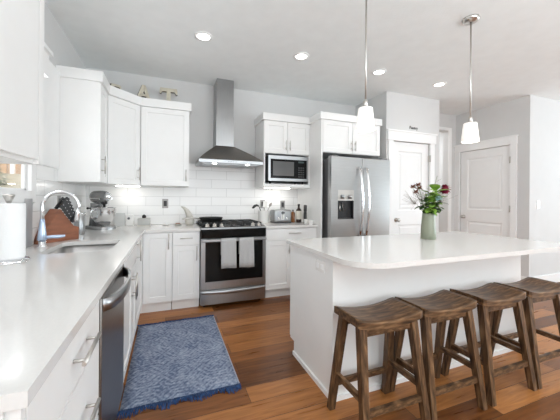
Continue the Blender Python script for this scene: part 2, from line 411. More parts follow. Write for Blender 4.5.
MB().box(XL - 0.03, XL - 0.024, WY0 + 0.005, WY1 - 0.005, WZ0 + 0.005, WZ1 - 0.005).build('glass', 'glass', wf)
b = MB(); b.box(XL, XL + 0.02, WY1, WY1 + 0.075, WZ0 - 0.08, WZ1); b.box(XL, XL + 0.02, WY0 - 0.075, WY0, WZ0 - 0.08, WZ1); b.box(XL, XL + 0.02, WY0, WY1, WZ0 - 0.08, WZ0); b.box(XL, XL + 0.022, -1.396, -0.94, 1.49, 2.33)
struct('trim_1', b, 'trim')
b = MB(); b.box(XL, 0.085, WY0 - 0.06, -1.50, 2.08, 2.235); b.box(XL, 0.105, WY0 - 0.06, -1.485, 2.235, 2.262)
struct('trim_2', b, 'trim')
# big windows of the living room (behind the viewpoint)
b = MB()
for y in (-6.2, -4.95, -3.7, -2.45): b.box(9.53, 9.6, y, y + 0.05, 0.2, 2.5)
b.box(9.53, 9.6, -6.2, -2.4, 0.2, 0.26); b.box(9.53, 9.6, -6.2, -2.4, 2.44, 2.5)
wr = struct('window_2', b, 'trim'); MB().box(9.56, 9.565, -6.2, -2.4, 0.2, 2.5).build('glass', 'glass', wr)
b = MB()
for x in (0, 1.28, 2.57, 3.86, 5.14): b.box(x, x + 0.06, -7.6, -7.53, 0.35, 2.5)
b.box(0, 5.2, -7.6, -7.53, 0.35, 0.41); b.box(0, 5.2, -7.6, -7.53, 2.44, 2.5)
wr = struct('window_3', b, 'trim'); MB().box(0, 5.2, -7.57, -7.565, 0.35, 2.5).build('glass', 'glass', wr)
# baseboards
b = MB(); b.box(HX1 + 0.0, 9.5, RY - 0.015, RY, 0, 0.13)
struct('baseboard_far', b, 'trim')
b = MB(); b.box(HX1 - 0.015, HX1, RY - 0.015, RD0 - 0.09, 0, 0.13); b.box(HX1 - 0.015, HX1, RD1 + 0.09, HY, 0, 0.13)
struct('baseboard_right', b, 'trim')
struct('baseboard_hall', MB().box(5.58 + 0.1, HX1 - 0.015, HY - 0.015, HY, 0, 0.13), 'trim')
# casings
def casing(name, T, w, h, cw=0.09, d=0.02, hh=0.15, ov=0.03):
    b = MB(); b.T = T
    b.box(-cw, 0, -d, 0, 0, h); b.box(w, w + cw, -d, 0, 0, h); b.box(-cw - ov, w + cw + ov, -d - 0.008, 0, h, h + hh - 0.02); b.box(-cw - ov - 0.012, w + cw + ov + 0.012, -d - 0.02, 0, h + hh - 0.02, h + hh)
    return struct(name, b, 'trim')
TP = frame_T((PD0, PY, 0), (1, 0, 0), (0, -1, 0))
casing('trim_3', TP, PD1 - PD0, PDZ, cw=0.085, ov=0.02, hh=0.15)
TR = frame_T((HX1, RD1, 0), (0, -1, 0), (-1, 0, 0))
casing('trim_4', TR, RD1 - RD0, RDZ, cw=0.085, ov=0.005, hh=0.13)
TH = frame_T((5.58, HY, 0), (1, 0, 0), (0, -1, 0))
b = MB(); b.T = TH; b.box(-0.02, 0.045, -0.02, 0, 0, 2.48); b.box(-0.9, 0.045, -0.02, 0, 2.48, 2.53)
struct('trim_5', b, 'trim')
# two-panel doors
def panel_door(name, T, w, h, knob_x, hinge_x, lever):
    b = MB(); b.T = T @ Matrix.Translation((0, 0.02, 0.008)); g = 0.006
    w2 = w - 2 * g; h2 = h - 0.016
    th = 0.035
    def rect(x0, x1, z0, z1): return [(x0, z0), (x1, z0), (x1, z1), (x0, z1)]
    # face built as a grid of rails with two raised panels
    xs = [g, g + 0.12, g + w2 - 0.12, g + w2]; zs = [0, 0.24, 0.87, 1.07, h2 - 0.13, h2]
    for i in range(3):
        for j in range(5):
            x0, x1, z0, z1 = xs[i], xs[i + 1], zs[j], zs[j + 1]
            if i == 1 and j in (1, 3):
                prev = rect(x0, x1, z0, z1); pv = [b.v((x, 0, z)) for x, z in prev]
                for ins, dep in ((0.012, 0.012), (0.03, 0.012), (0.05, 0.004)):
                    nv = [b.v((x, dep, z)) for x, z in rect(x0 + ins, x1 - ins, z0 + ins, z1 - ins)]
                    for k in range(4): b.f([pv[k], pv[(k + 1) % 4], nv[(k + 1) % 4], nv[k]])
                    pv = nv
                b.f(pv)
            else: b.f([b.v((x, 0, z)) for x, z in rect(x0, x1, z0, z1)])
    b.box(g, g + w2, 0.014, th, 0, h2)
    for x in (g, g + w2): b.f([b.v(p) for p in ((x, 0, 0), (x, 0.015, 0), (x, 0.015, h2), (x, 0, h2))])
    b.f([b.v(p) for p in ((g, 0, h2), (g + w2, 0, h2), (g + w2, 0.015, h2), (g, 0.015, h2))])
    bmesh.ops.remove_doubles(b.bm, verts=b.bm.verts, dist=1e-5)
    d = struct(name, b, 'door')
    k = MB(); k.T = T @ Matrix.Translation((knob_x, 0.02, 0.95)) @ Matrix.Rotation(PI / 2, 4, 'X')
    k.lathe([(0, 0), (0.032, 0), (0.032, 0.008), (0.012, 0.012), (0.011, 0.04), (0.026, 0.045), (0.03, 0.058), (0.022, 0.07), (0, 0.073)], n=20)
    k.build('door_knob', 'nickel', d)
    for z in (0.25, 1.11, 1.86):
        q = MB(); q.T = T; q.box(hinge_x - 0.008, hinge_x + 0.012, -0.0225, 0.02, z - 0.05, z + 0.05); q.tube([(hinge_x, -0.024, z - 0.05), (hinge_x, -0.024, z + 0.05)], 0.006, 8)
        q.build('hinge', 'nickel', d)
    return d
panel_door('door_1', TP, PD1 - PD0, PDZ, 0.085, PD1 - PD0 - 0.004, False)
panel_door('door_2', TR, RD1 - RD0, RDZ, 0.07, RD1 - RD0 - 0.004, True)

# ================================================================== CEILING LIGHTS
for i, x in enumerate((1.17, 2.19, 3.22, 4.21)):
    lab = ['recessed ceiling light nearest the left wall, above the rug', 'recessed ceiling light second from left, in front of the range hood',
           'recessed ceiling light just right of the nearer pendant rod', 'rightmost recessed ceiling light, in front of the pantry'][i]
    t = thing('recessed_ceiling_light', lab, 'ceiling light', (x, -1.17, ZC), 'recessed lights across the ceiling')
    b = MB(); b.lathe([(0.062, -0.001), (0.085, -0.001), (0.085, -0.006), (0.062, -0.01), (0.06, -0.003)], (x, -1.17, ZC), 32); b.build('trim_ring', 'trim', t)
    b = MB(); b.lathe([(0, -0.004), (0.061, -0.004), (0.061, -0.001), (0, -0.001)], (x, -1.17, ZC), 32); b.build('lens', 'lamp_on', t)
    d = bpy.data.lights.new('recessed_bulb', 'SPOT'); d.energy = 5; d.spot_size = 2.3; d.spot_blend = 0.8; d.shadow_soft_size = 0.06; d.color = (1, 0.95, 0.88)
    o = bpy.data.objects.new('recessed_bulb', d); C.objects.link(o); o.parent = t; o.location = (0, 0, -0.03)

# ================================================================== BASE CABINETS
ZT = 0.876
def carcass(b, x0, x1, y0, y1): b.box(x0, x1, y0, y1, 0.105, ZT)
# back run, left of the range: corner unit (doors on both inner faces)
t = thing('corner_base_cabinet', 'white corner base cabinet with two doors meeting at the inside corner', 'cabinet', (0.3, -0.4, 0))
b = MB(); b.prism([(XL + 0.01, -0.002), (0.915, -0.002), (0.915, -0.59), (0.6, -0.59), (0.6, -1.275), (XL + 0.01, -1.275)], 0.105, ZT); b.build('body', 'cab', t)
b = MB(); b.prism([(XL + 0.02, -0.01), (0.91, -0.01), (0.91, -0.545), (0.555, -0.545), (0.555, -1.27), (XL + 0.02, -1.27)], 0.0, 0.105); b.build('toe_kick', 'cab', t)
front(t, 'door', (0.622, -0.59, 0.115), (1, 0, 0), (0, -1, 0), 0.29, 0.755, 0.255, 0.66, 0.17)
front(t, 'door', (0.6, -1.272, 0.115), (0, 1, 0), (1, 0, 0), 0.66, 0.755, 0.035, 0.675, 0.17)
t = thing('drawer_base_cabinet', 'narrow white base cabinet left of the range, one drawer over one door', 'cabinet', (1.065, -0.3, 0))
b = MB(); b.box(0.917, 1.207, -0.59, -0.002, 0.105, ZT); b.build('body', 'cab', t)
b = MB(); b.box(0.917, 1.207, -0.545, -0.01, 0, 0.105); b.build('toe_kick', 'cab', t)
front(t, 'drawer', (0.917, -0.59, 0.725), (1, 0, 0), (0, -1, 0), 0.29, 0.145, 0.145, 0.075, 0.13, False, flat=True)
front(t, 'door', (0.917, -0.59, 0.115), (1, 0, 0), (0, -1, 0), 0.29, 0.605, 0.255, 0.515, 0.16)
# right of the range
t = thing('double_base_cabinet', 'white base cabinet right of the range with wide drawer over two doors', 'cabinet', (2.33, -0.3, 0))
b = MB(); b.box(1.985, 2.698, -0.59, -0.002, 0.105, ZT); b.build('body', 'cab', t)
b = MB(); b.box(1.985, 2.698, -0.545, -0.01, 0, 0.105); b.build('toe_kick', 'cab', t)
front(t, 'drawer', (1.985, -0.59, 0.725), (1, 0, 0), (0, -1, 0), 0.713, 0.145, 0.39, 0.085, 0.17, False, flat=True)
front(t, 'door', (1.985, -0.59, 0.115), (1, 0, 0), (0, -1, 0), 0.3565, 0.605, 0.31, 0.52, 0.16)
front(t, 'door', (2.3415, -0.59, 0.115), (1, 0, 0), (0, -1, 0), 0.3565, 0.605, 0.035, 0.52, 0.16)
# left run
t = thing('sink_base_cabinet', 'white sink base cabinet with two doors under a false front', 'cabinet', (0.3, -1.65, 0))
b = MB(); b.box(XL + 0.01, 0.6, -2.02, -1.278, 0.105, 0.64); b.box(0.55, 0.6, -2.02, -1.278, 0.64, ZT); b.box(XL + 0.01, 0.03, -2.02, -1.278, 0.64, ZT); b.box(XL + 0.01, 0.6, -2.02, -2.0, 0.64, ZT); b.box(XL + 0.01, 0.6, -1.298, -1.278, 0.64, ZT); b.build('body', 'cab', t)
b = MB(); b.box(XL + 0.02, 0.555, -2.02, -1.278, 0, 0.105); b.build('toe_kick', 'cab', t)
front(t, 'false_front', (0.6, -2.02, 0.725), (0, 1, 0), (1, 0, 0), 0.74, 0.145, flat=True)
front(t, 'door', (0.6, -2.02, 0.115), (0, 1, 0), (1, 0, 0), 0.46, 0.605, 0.43, 0.47, 0.18)
front(t, 'door', (0.6, -1.56, 0.115), (0, 1, 0), (1, 0, 0), 0.28, 0.605, 0.04, 0.47, 0.18)
t = thing('drawer_stack_cabinet', 'white three-drawer base cabinet at the near end of the left counter', 'cabinet', (0.3, -2.96, 0))
b = MB(); b.box(XL + 0.01, 0.6, -3.265, -2.648, 0.105, ZT); b.build('body', 'cab', t)
b = MB(); b.box(XL + 0.02, 0.555, -3.26, -2.65, 0, 0.105); b.build('toe_kick', 'cab', t)
for z, h, hz in ((0.705, 0.165, 0.082), (0.415, 0.285, 0.15), (0.115, 0.295, 0.16)):
    front(t, 'drawer', (0.6, -3.262, z), (0, 1, 0), (1, 0, 0), 0.612, h, 0.355, hz, 0.19, False, flat=True, hr=0.0065)
b = MB(); b.box(XL + 0.01, 0.594, -3.283, -3.266, 0, ZT); b.box(0.603, 0.62, -3.283, -3.266, 0, ZT); b.box(0.594, 0.603, -3.274, -3.266, 0, ZT); b.build('end_panel', 'cab', t)

# dishwasher
t = thing('dishwasher', 'dark stainless dishwasher with bowed towel-bar handle in the left run', 'dishwasher', (0.3, -2.334, 0))
b = MB(); b.box(0.02, 0.585, -2.642, -2.026, 0.1, 0.868); b.build('body', 'grey_side', t)
b = MB(); b.box(0.05, 0.55, -2.64, -2.03, 0, 0.1); b.build('toe_kick', 'plastic_black', t)
b = MB(); b.box(0.587, 0.627, -2.641, -2.027, 0.112, 0.855, bev=0.006)
dd = b.build('door', 'dsteel', t)
b = MB(); pts = []
n = 22; hy0, hy1 = -2.615, -2.055
for i in range(n + 1):
    s = i / n; y = hy0 + (hy1 - hy0) * s; k = math.sin(PI * s) ** 0.45
    pts.append((0.627 + 0.062 * k, y))
b2 = MB(); rows = []
for (x, y) in pts: rows.append([b2.v((x, y, 0.79)), b2.v((x, y, 0.842)), b2.v((x - 0.012, y, 0.842)), b2.v((x - 0.012, y, 0.79))])
for A, B in zip(rows, rows[1:]):
    for k in range(4): b2.f([A[k], A[(k + 1) % 4], B[(k + 1) % 4], B[k]], k in (0, 2))
b2.f(rows[0]); b2.f(rows[-1][::-1]); b2.build('handle', 'steel', dd); b.bm.free()

# ================================================================== WORKTOPS
SX0, SX1, SY0, SY1 = 0.135, 0.515, -1.84, -1.325   # sink cut-out
def slab_with_hole(outer, hole, z0, z1):
    b = MB()
    def loop(pts, z): return [b.v((x, y, z)) for x, y in pts]
    ot, ob = loop(outer, z1), loop(outer, z0); ht, hb = loop(hole, z1), loop(hole, z0)
    for T, H in ((ot, ht), (ob, hb)):
        es = []
        for L in (T, H):
            for i in range(len(L)): es.append(b.bm.edges.new((L[i], L[(i + 1) % len(L)])))
        bmesh.ops.triangle_fill(b.bm, use_beauty=True, use_dissolve=False, edges=es)
    for A, B in ((ot, ob), (ht, hb)):
        for i in range(len(A)): b.f([A[i], A[(i + 1) % len(A)], B[(i + 1) % len(A)], B[i]])
    return b
def rrect(x0, x1, y0, y1, r, n=6):
    out = []
    for cx, cy, a in ((x1 - r, y1 - r, 0), (x0 + r, y1 - r, 90), (x0 + r, y0 + r, 180), (x1 - r, y0 + r, 270)):
        for k in range(n + 1):
            t = math.radians(a + 90 * k / n); out.append((cx + r * math.cos(t), cy + r * math.sin(t)))
    return out
ow = [(XL + 0.009, -0.009), (1.21, -0.009), (1.21, -0.635), (0.66, -0.635), (0.642, -0.642), (0.635, -0.66), (0.635, -3.298), (XL + 0.009, -3.298)]
b = slab_with_hole(ow, rrect(SX0, SX1, SY0, SY1, 0.06), ZT, 0.906)
o = b.build('worktop', 'quartz'); tag(o, 'white quartz worktop of the left run, wrapping the corner with sink cut-out', 'countertop'); at_base(o, (0.3, -1.6, ZT))
o = MB().box(1.981, 2.698, -0.635, -0.009, ZT, 0.906, bev=0.002).build('worktop', 'quartz'); tag(o, 'short white quartz worktop between the range and the fridge panel', 'countertop'); at_base(o, (2.33, -0.3, ZT))

# sink
t = thing('kitchen_sink', 'undermount stainless steel kitchen sink in the left worktop', 'sink', (0.325, -1.58, 0.66))
b = MB(); N = 7
top = rrect(SX0 - 0.004, SX1 + 0.004, SY0 - 0.004, SY1 + 0.004, 0.063, N); bot = rrect(SX0 + 0.012, SX1 - 0.012, SY0 + 0.012, SY1 - 0.012, 0.05, N); low = rrect(SX0 + 0.035, SX1 - 0.035, SY0 + 0.035, SY1 - 0.035, 0.04, N)
fl = rrect(SX0 - 0.014, SX1 + 0.014, SY0 - 0.014, SY1 + 0.014, 0.07, N)
R = [[b.v((x, y, z)) for x, y in L] for L, z in ((fl, ZT - 0.001), (top, ZT - 0.001), (bot, 0.70), (low, 0.672))]
for A, B in zip(R, R[1:]):
    for i in range(len(A)): b.f([A[i], A[(i + 1) % len(A)], B[(i + 1) % len(A)], B[i]], True)
b.f(R[-1]); b.build('basin', 'sinksteel', t)
b = MB(); b.lathe([(0, 0.001), (0.02, 0.001), (0.022, 0.004), (0.043, 0.004), (0.045, 0.0005)], (0.325, -1.58, 0.672), 24); b.build('drain', 'chrome', t)

# ================================================================== WALL CABINETS
ZB, ZD, ZU = 1.385, 2.293, 2.385
ZDM, ZUM = 2.272, 2.362
def prismthing(parent, name, pts, z0, z1, m='cab'):
    b = MB(); b.prism(pts, z0, z1); return b.build(name, m, parent)
t = thing('wall_cabinet', 'narrow white wall cabinet on the left wall beside the sink window', 'wall cabinet', (0.12, -0.77, ZB), 'white wall cabinets in the corner')
prismthing(t, 'body', [(XL + 0.009, -0.612), (0.27, -0.612), (0.27, -0.935), (XL + 0.009, -0.935)], ZB, ZD)
front(t, 'door', (0.27, -0.935, ZB), (0, 1, 0), (1, 0, 0), 0.318, ZD - ZB, 0.04, 0.16, 0.16)
prismthing(t, 'crown', [(XL, -0.612), (0.31, -0.602), (0.31, -0.955), (XL, -0.955)], ZD, ZU)
t = thing('wall_cabinet', 'diagonal white corner wall cabinet above the stand mixer', 'wall cabinet', (0.2, -0.2, ZB), 'white wall cabinets in the corner')
prismthing(t, 'body', [(XL + 0.009, -0.009), (XL + 0.009, -0.608), (0.276, -0.608), (0.276, -0.596), (0.556, -0.316), (0.568, -0.316), (0.568, -0.009)], ZB, ZD)
r2 = math.sqrt(0.5)
front(t, 'door', (0.29 - 0.0141, -0.61 + 0.0141, ZB), (r2, r2, 0), (r2, -r2, 0), 0.396, ZD - ZB, 0.358, 0.13, 0.14)
prismthing(t, 'crown', [(XL, 0), (XL, -0.60), (0.31, -0.60), (0.31, -0.622), (0.578, -0.35), (0.57, -0.34), (0.57, 0)], ZD, ZU)
b = MB(); b.box(0.30, 0.55, -0.17, -0.14, ZB - 0.012, ZB - 0.001); b.build('light_strip', 'lamp_on', t)
t = thing('wall_cabinet', 'wide white wall cabinet on the back wall left of the range hood', 'wall cabinet', (0.84, -0.16, ZB), 'white wall cabinets in the corner')
prismthing(t, 'body', [(0.572, -0.009), (0.572, -0.31), (1.104, -0.31), (1.104, -0.009)], ZB, ZD)
front(t, 'door', (0.572, -0.31, ZB), (1, 0, 0), (0, -1, 0), 0.532, ZD - ZB, 0.495, 0.13, 0.14)
prismthing(t, 'crown', [(0.572, 0), (0.572, -0.35), (1.124, -0.35), (1.124, 0)], ZD, ZU)
t = thing('wall_cabinet', 'large white wall cabinet nearest the viewer above the left counter', 'wall cabinet', (0.12, -2.7, 1.4), 'white wall cabinets beside the sink window')
b = MB(); b.box(XL + 0.009, 0.29, -3.3, -2.262, 1.40, ZD); b.box(0.29, 0.31, -2.318, -2.262, 1.40, ZD); b.build('body', 'cab', t)
front(t, 'door', (0.29, -3.3, 1.415), (0, 1, 0), (1, 0, 0), 0.98, ZD - 1.415, flat=True)
prismthing(t, 'crown', [(XL, -3.3), (0.33, -3.3), (0.33, -2.245), (XL, -2.245)], ZD, ZU)
def uclight(parent, loc, sx, sy, watts):
    d = bpy.data.lights.new('strip_bulb', 'AREA'); d.shape = 'RECTANGLE'; d.size = sx; d.size_y = sy; d.energy = watts; d.color = (1, 0.97, 0.92)
    o = bpy.data.objects.new('strip_bulb', d); C.objects.link(o); o.parent = parent; o.location = Vector(loc) - ORG[parent.name]
corner_cab = bpy.data.objects['wall_cabinet.001']
uclight(corner_cab, (0.42, -0.155, ZB - 0.016), 0.24, 0.03, 0.6)

# microwave cabinet
t = thing('microwave_wall_cabinet', 'white wall cabinet with two doors over an open microwave niche', 'wall cabinet', (2.355, -0.2, 1.395))
MX0, MX1, MYF = 2.03, 2.698, -0.40
b = MB(); b.box(MX0, MX1, MYF + 0.02, -0.009, 1.842, ZDM); b.box(MX0, MX0 + 0.018, MYF + 0.02, -0.009, 1.44, 1.842); b.box(MX1 - 0.018, MX1, MYF + 0.02, -0.009, 1.44, 1.842); b.box(MX0, MX1, -0.02, -0.009, 1.44, 1.842); b.build('body', 'cab', t)
b = MB(); b.box(MX0, MX1, MYF - 0.002, -0.009, 1.395, 1.44); b.build('shelf', 'cab', t)
for x in (MX0, MX1 - 0.018): MB().box(x, x + 0.018, MYF, MYF + 0.02, 1.44, 1.842).build('stile', 'cab', t)
wd = (MX1 - MX0) / 2
front(t, 'door', (MX0, MYF + 0.02, 1.845), (1, 0, 0), (0, -1, 0), wd, ZDM - 1.845, wd - 0.03, 0.11, 0.13)
front(t, 'door', (MX0 + wd, MYF + 0.02, 1.845), (1, 0, 0), (0, -1, 0), wd, ZDM - 1.845, 0.03, 0.11, 0.13)
b = MB(); b.prism([(MX0 - 0.02, 0), (MX0 - 0.02, MYF - 0.02), (MX1, MYF - 0.02), (MX1, 0)], ZDM, ZUM); b.build('crown', 'cab', t)
b = MB(); b.box(2.12, 2.5, -0.18, -0.15, 1.384, 1.394); b.build('light_strip', 'lamp_on', t)
uclight(t, (2.31, -0.165, 1.38), 0.36, 0.03, 0.8)

# fridge enclosure
t = thing('fridge_cabinet', 'tall white panel and two-door cabinet framing the refrigerator top', 'cabinet', (3.2, -0.35, 0))
b = MB(); b.box(2.700, 2.722, -0.71, -0.001, 0, ZDM); b.build('side_panel', 'cab', t)
b = MB(); b.box(2.722, 3.64, -0.69, -0.001, 1.85, ZDM); b.build('body', 'cab', t)
front(t, 'door', (2.724, -0.69, 1.852), (1, 0, 0), (0, -1, 0), 0.457, ZDM - 1.852, 0.427, 0.1, 0.13)
front(t, 'door', (3.181, -0.69, 1.852), (1, 0, 0), (0, -1, 0), 0.457, ZDM - 1.852, 0.03, 0.1, 0.13)
b = MB(); b.prism([(2.68, -0.001), (2.68, -0.73), (3.655, -0.73), (3.655, -0.001)], ZDM, ZUM); b.build('crown', 'cab', t)

# ================================================================== FRIDGE
t = thing('refrigerator', 'stainless french-door refrigerator with ice and water dispenser', 'refrigerator', (3.225, -0.4, 0))
FX0, FX1, FYF = 2.765, 3.685, -0.855
b = MB(); b.box(FX0 + 0.005, FX1 - 0.005, -0.77, -0.06, 0.03, 1.765); b.box(FX0 + 0.03, FX1 - 0.03, -0.74, -0.1, 0.0, 0.03); b.build('body', 'grey_side', t)
# left door with a real dispenser recess
DX0, DX1, DZ0, DZ1 = 2.862, 3.098, 0.99, 1.36
mid = 3.226
b = MB(); b.box(FX0, DX0, FYF, -0.775, 0.70, 1.78); b.box(DX1, mid - 0.003, FYF, -0.775, 0.70, 1.78); b.box(DX0, DX1, FYF, -0.775, 0.70, DZ0); b.box(DX0, DX1, FYF, -0.775, DZ1, 1.78)
bmesh.ops.remove_doubles(b.bm, verts=b.bm.verts, dist=1e-5)
ld = b.build('left_door', 'steelh', t)
b = MB(); b.box(DX0, DX1, FYF - 0.004, FYF + 0.03, 1.225, DZ1); b.build('dispenser_controls', 'nickel', ld)
b = MB(); b.box(DX0, DX1, FYF + 0.045, -0.78, DZ0, 1.225); b.box(DX0, DX0 + 0.008, FYF - 0.002, FYF + 0.045, DZ0, 1.225); b.box(DX1 - 0.008, DX1, FYF - 0.002, FYF + 0.045, DZ0, 1.225); b.box(DX0, DX1, FYF - 0.002, FYF + 0.045, DZ0, DZ0 + 0.012); b.build('dispenser_recess', 'plastic_black', ld)
b = MB(); b.tube([(DX0 + 0.05, FYF + 0.035, 1.2), (DX0 + 0.05, FYF + 0.03, 1.1), (DX0 + 0.09, FYF + 0.03, 1.09), (DX0 + 0.09, FYF + 0.035, 1.2)], 0.005, 8); b.build('dispenser_lever', 'nickel', ld)
for q in (0.05, 0.16): MB().lathe([(0, 0), (0.024, 0), (0.026, 0.035), (0.018, 0.05), (0, 0.05)], (DX0 + 0.01 + q, FYF - 0.012, 1.25), 14).build('dispenser_nozzle', 'steel', ld)
b = MB(); b.box(mid + 0.003, FX1, FYF, -0.775, 0.70, 1.78, bev=0.008); rd = b.build('right_door', 'steelh', t)
b = MB(); b.box(FX0, FX1, FYF, -0.775, 0.06, 0.69, bev=0.008); fd = b.build('freezer_drawer', 'steelh', t)
def bow(x, z0, z1, out, mbb):
    pts = [(x, FYF + 0.002, z0)]
    for i in range(13):
        s = i / 12; pts.append((x, FYF - 0.03 - out * math.sin(PI * s), z0 + 0.01 + (z1 - z0 - 0.02) * s))
    pts.append((x, FYF + 0.002, z1)); mbb.tube(pts, 0.017, 10)
b = MB(); bow(mid - 0.05, 0.78, 1.65, 0.055, b); b.build('handle', 'chrome', ld)
b = MB(); bow(mid + 0.05, 0.78, 1.65, 0.055, b); b.build('handle', 'chrome', rd)
b = MB(); b.tube([(FX0 + 0.1, FYF, 0.60), (FX0 + 0.1, FYF - 0.05, 0.61), (FX1 - 0.1, FYF - 0.05, 0.61), (FX1 - 0.1, FYF, 0.60)], 0.013, 10); b.build('handle', 'chrome', fd)
for x in (FX0 + 0.02, FX1 - 0.12): MB().box(x, x + 0.1, -0.83, -0.74, 1.765, 1.80, bev=0.004).build('hinge_cover', 'grey_side', t)

# ================================================================== MICROWAVE
t = thing('microwave', 'stainless microwave with black glass door in the cabinet niche', 'microwave', (2.37, -0.2, 1.44))
WX0, WX1, WZ0m, WZ1m = 2.085, 2.665, 1.478, 1.812
b = MB(); b.box(WX0 + 0.005, WX1 - 0.005, -0.385, -0.06, WZ0m, WZ1m); b.build('body', 'grey_side', t)
for x in (WX0 + 0.05, WX1 - 0.05):
    for y in (-0.35, -0.1): MB().lathe([(0, 0), (0.015, 0), (0.015, 0.038), (0, 0.038)], (x, y, 1.44), 12).build('foot', 'plastic_black', t)
b = MB(); b.box(WX0, WX1, -0.425, -0.386, WZ0m, WZ0m + 0.035); b.box(WX0, WX1, -0.425, -0.386, WZ1m - 0.045, WZ1m); b.box(WX0, WX0 + 0.03, -0.425, -0.386, WZ0m + 0.035, WZ1m - 0.045); b.box(WX1 - 0.022, WX1, -0.425, -0.386, WZ0m + 0.035, WZ1m - 0.045)
fr = b.build('front_frame', 'steel', t)
b = MB(); b.box(WX0 + 0.03, WX0 + 0.40, -0.421, -0.388, WZ0m + 0.035, WZ1m - 0.045); dr = b.build('door', 'bglass', t)
b = MB(); b.box(WX0 + 0.065, WX0 + 0.365, -0.423, -0.421, WZ0m + 0.07, WZ1m - 0.075); b.build('door_window', mat('tinted_window', (0.10, 0.10, 0.10), 0.1, var=0.05), dr)
b = MB(); b.box(WX0 + 0.40, WX1 - 0.022, -0.421, -0.388, WZ0m + 0.035, WZ1m - 0.045); cp = b.build('control_panel', 'bglass', t)
b = MB()
for i in range(5):
    for j in range(3): b.box(WX0 + 0.43 + j * 0.032, WX0 + 0.452 + j * 0.032, -0.4225, -0.421, WZ0m + 0.055 + i * 0.03, WZ0m + 0.072 + i * 0.03)
b.build('keypad', 'plastic_black', cp)
b = MB(); b.box(WX0 + 0.43, WX0 + 0.515, -0.4225, -0.421, WZ1m - 0.085, WZ1m - 0.062); b.build('clock_display', mat('clock_glass', (0.05, 0.07, 0.07), 0.1), cp)

# ================================================================== RANGE HOOD
t = thing('range_hood', 'stainless wall-mounted range hood with square chimney over the range', 'range hood', (1.595, -0.25, 1.66))
hx0, hx1, hyf, hz = 1.20, 1.99, -0.50, 1.655
cx0, cx1, cyf = 1.435, 1.66, -0.27
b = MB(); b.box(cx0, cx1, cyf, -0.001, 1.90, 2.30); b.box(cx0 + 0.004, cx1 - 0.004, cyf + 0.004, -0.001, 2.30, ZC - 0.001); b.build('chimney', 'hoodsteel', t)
b = MB(); rows = []
for i in range(11):
    s = i / 10; z = hz + 0.055 + 0.205 * s; k = 1 - s; k = k ** 0.62 if True else k
    k = math.cos(s * PI / 2) * 0.22 + (1 - s) * 0.78
    x0 = cx0 + (hx0 - cx0) * k; x1 = cx1 + (hx1 - cx1) * k; yf = cyf + (hyf - cyf) * k
    rows.append([b.v(p) for p in ((x0, yf, z), (x1, yf, z), (x1, -0.001, z), (x0, -0.001, z))])
for A, B in zip(rows, rows[1:]):
    for k in range(4): b.f([A[k], A[(k + 1) % 4], B[(k + 1) % 4], B[k]], True)
b.f(rows[-1]); b.f(rows[0][::-1])
for e in b.bm.edges:
    a, c = e.verts
    if abs(a.co.z - c.co.z) > 1e-4: e.smooth = False
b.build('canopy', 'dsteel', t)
b = MB(); b.box(hx0, hx1, hyf, -0.001, hz + 0.012, hz + 0.055, bev=0.004); b.build('rim', 'steel', t)
b = MB(); b.box(hx0 + 0.05, hx1 - 0.05, hyf + 0.06, -0.08, hz + 0.004, hz + 0.012); b.build('filter', 'steel', t)
b = MB()
for i in range(4): b.lathe([(0, 0), (0.006, 0), (0.006, 0.005), (0, 0.005)], (1.55 + 0.03 * i, hyf - 0.004, hz + 0.03), 8)
b.build('buttons', 'plastic_black', t)
for x in (1.39, 1.80):
    l = MB().lathe([(0, 0), (0.022, 0), (0.024, 0.008), (0, 0.008)], (x, -0.455, hz + 0.003), 20).build('hood_lamp', mat('hood_lamp_lens', (1, 1, 1), 0.5, var=0, emit=(1, 0.95, 0.86), estr=14), t)
    d = bpy.data.lights.new('hood_bulb', 'SPOT'); d.energy = 3; d.spot_size = 2.2; d.spot_blend = 0.7; d.shadow_soft_size = 0.03; d.color = (1, 0.95, 0.88)
    o = bpy.data.objects.new('hood_bulb', d); C.objects.link(o); o.parent = t; o.location = Vector((x, -0.40, hz - 0.01)) - ORG[t.name]

# ================================================================== RANGE
t = thing('range', 'stainless slide-in gas range with black glass oven door', 'range', (1.5955, -0.33, 0))
RX0, RX1, RF = 1.214, 1.977, -0.66
b = MB(); b.box(RX0, RX1, -0.60, -0.011, 0.03, 0.895); b.build('body', 'grey_side', t)
for x in (RX0 + 0.05, RX1 - 0.05):
    for y in (-0.57, -0.06): MB().lathe([(0, 0), (0.018, 0), (0.018, 0.03), (0, 0.03)], (x, y, 0), 12).build('foot', 'plastic_black', t)
b = MB(); b.box(RX0, RX1, RF, -0.601, 0.04, 0.203, bev=0.004); dw = b.build('storage_drawer', 'steel', t)
b = MB(); n = 16; rows = []
for i in range(n + 1):
    s = i / n; x = RX0 + 0.012 + (RX1 - RX0 - 0.024) * s; o_ = 0.022 * math.sin(PI * s) ** 0.5
    rows.append([b.v((x, RF + 0.001, 0.165 - 0.018 * math.sin(PI * s))), b.v((x, RF - o_, 0.172 - 0.018 * math.sin(PI * s))), b.v((x, RF - o_, 0.195)), b.v((x, RF + 0.001, 0.198))])
for A, B in zip(rows, rows[1:]):
    for k in range(4): b.f([A[k], A[(k + 1) % 4], B[(k + 1) % 4], B[k]], True)
b.build('drawer_grip', 'steel', dw)
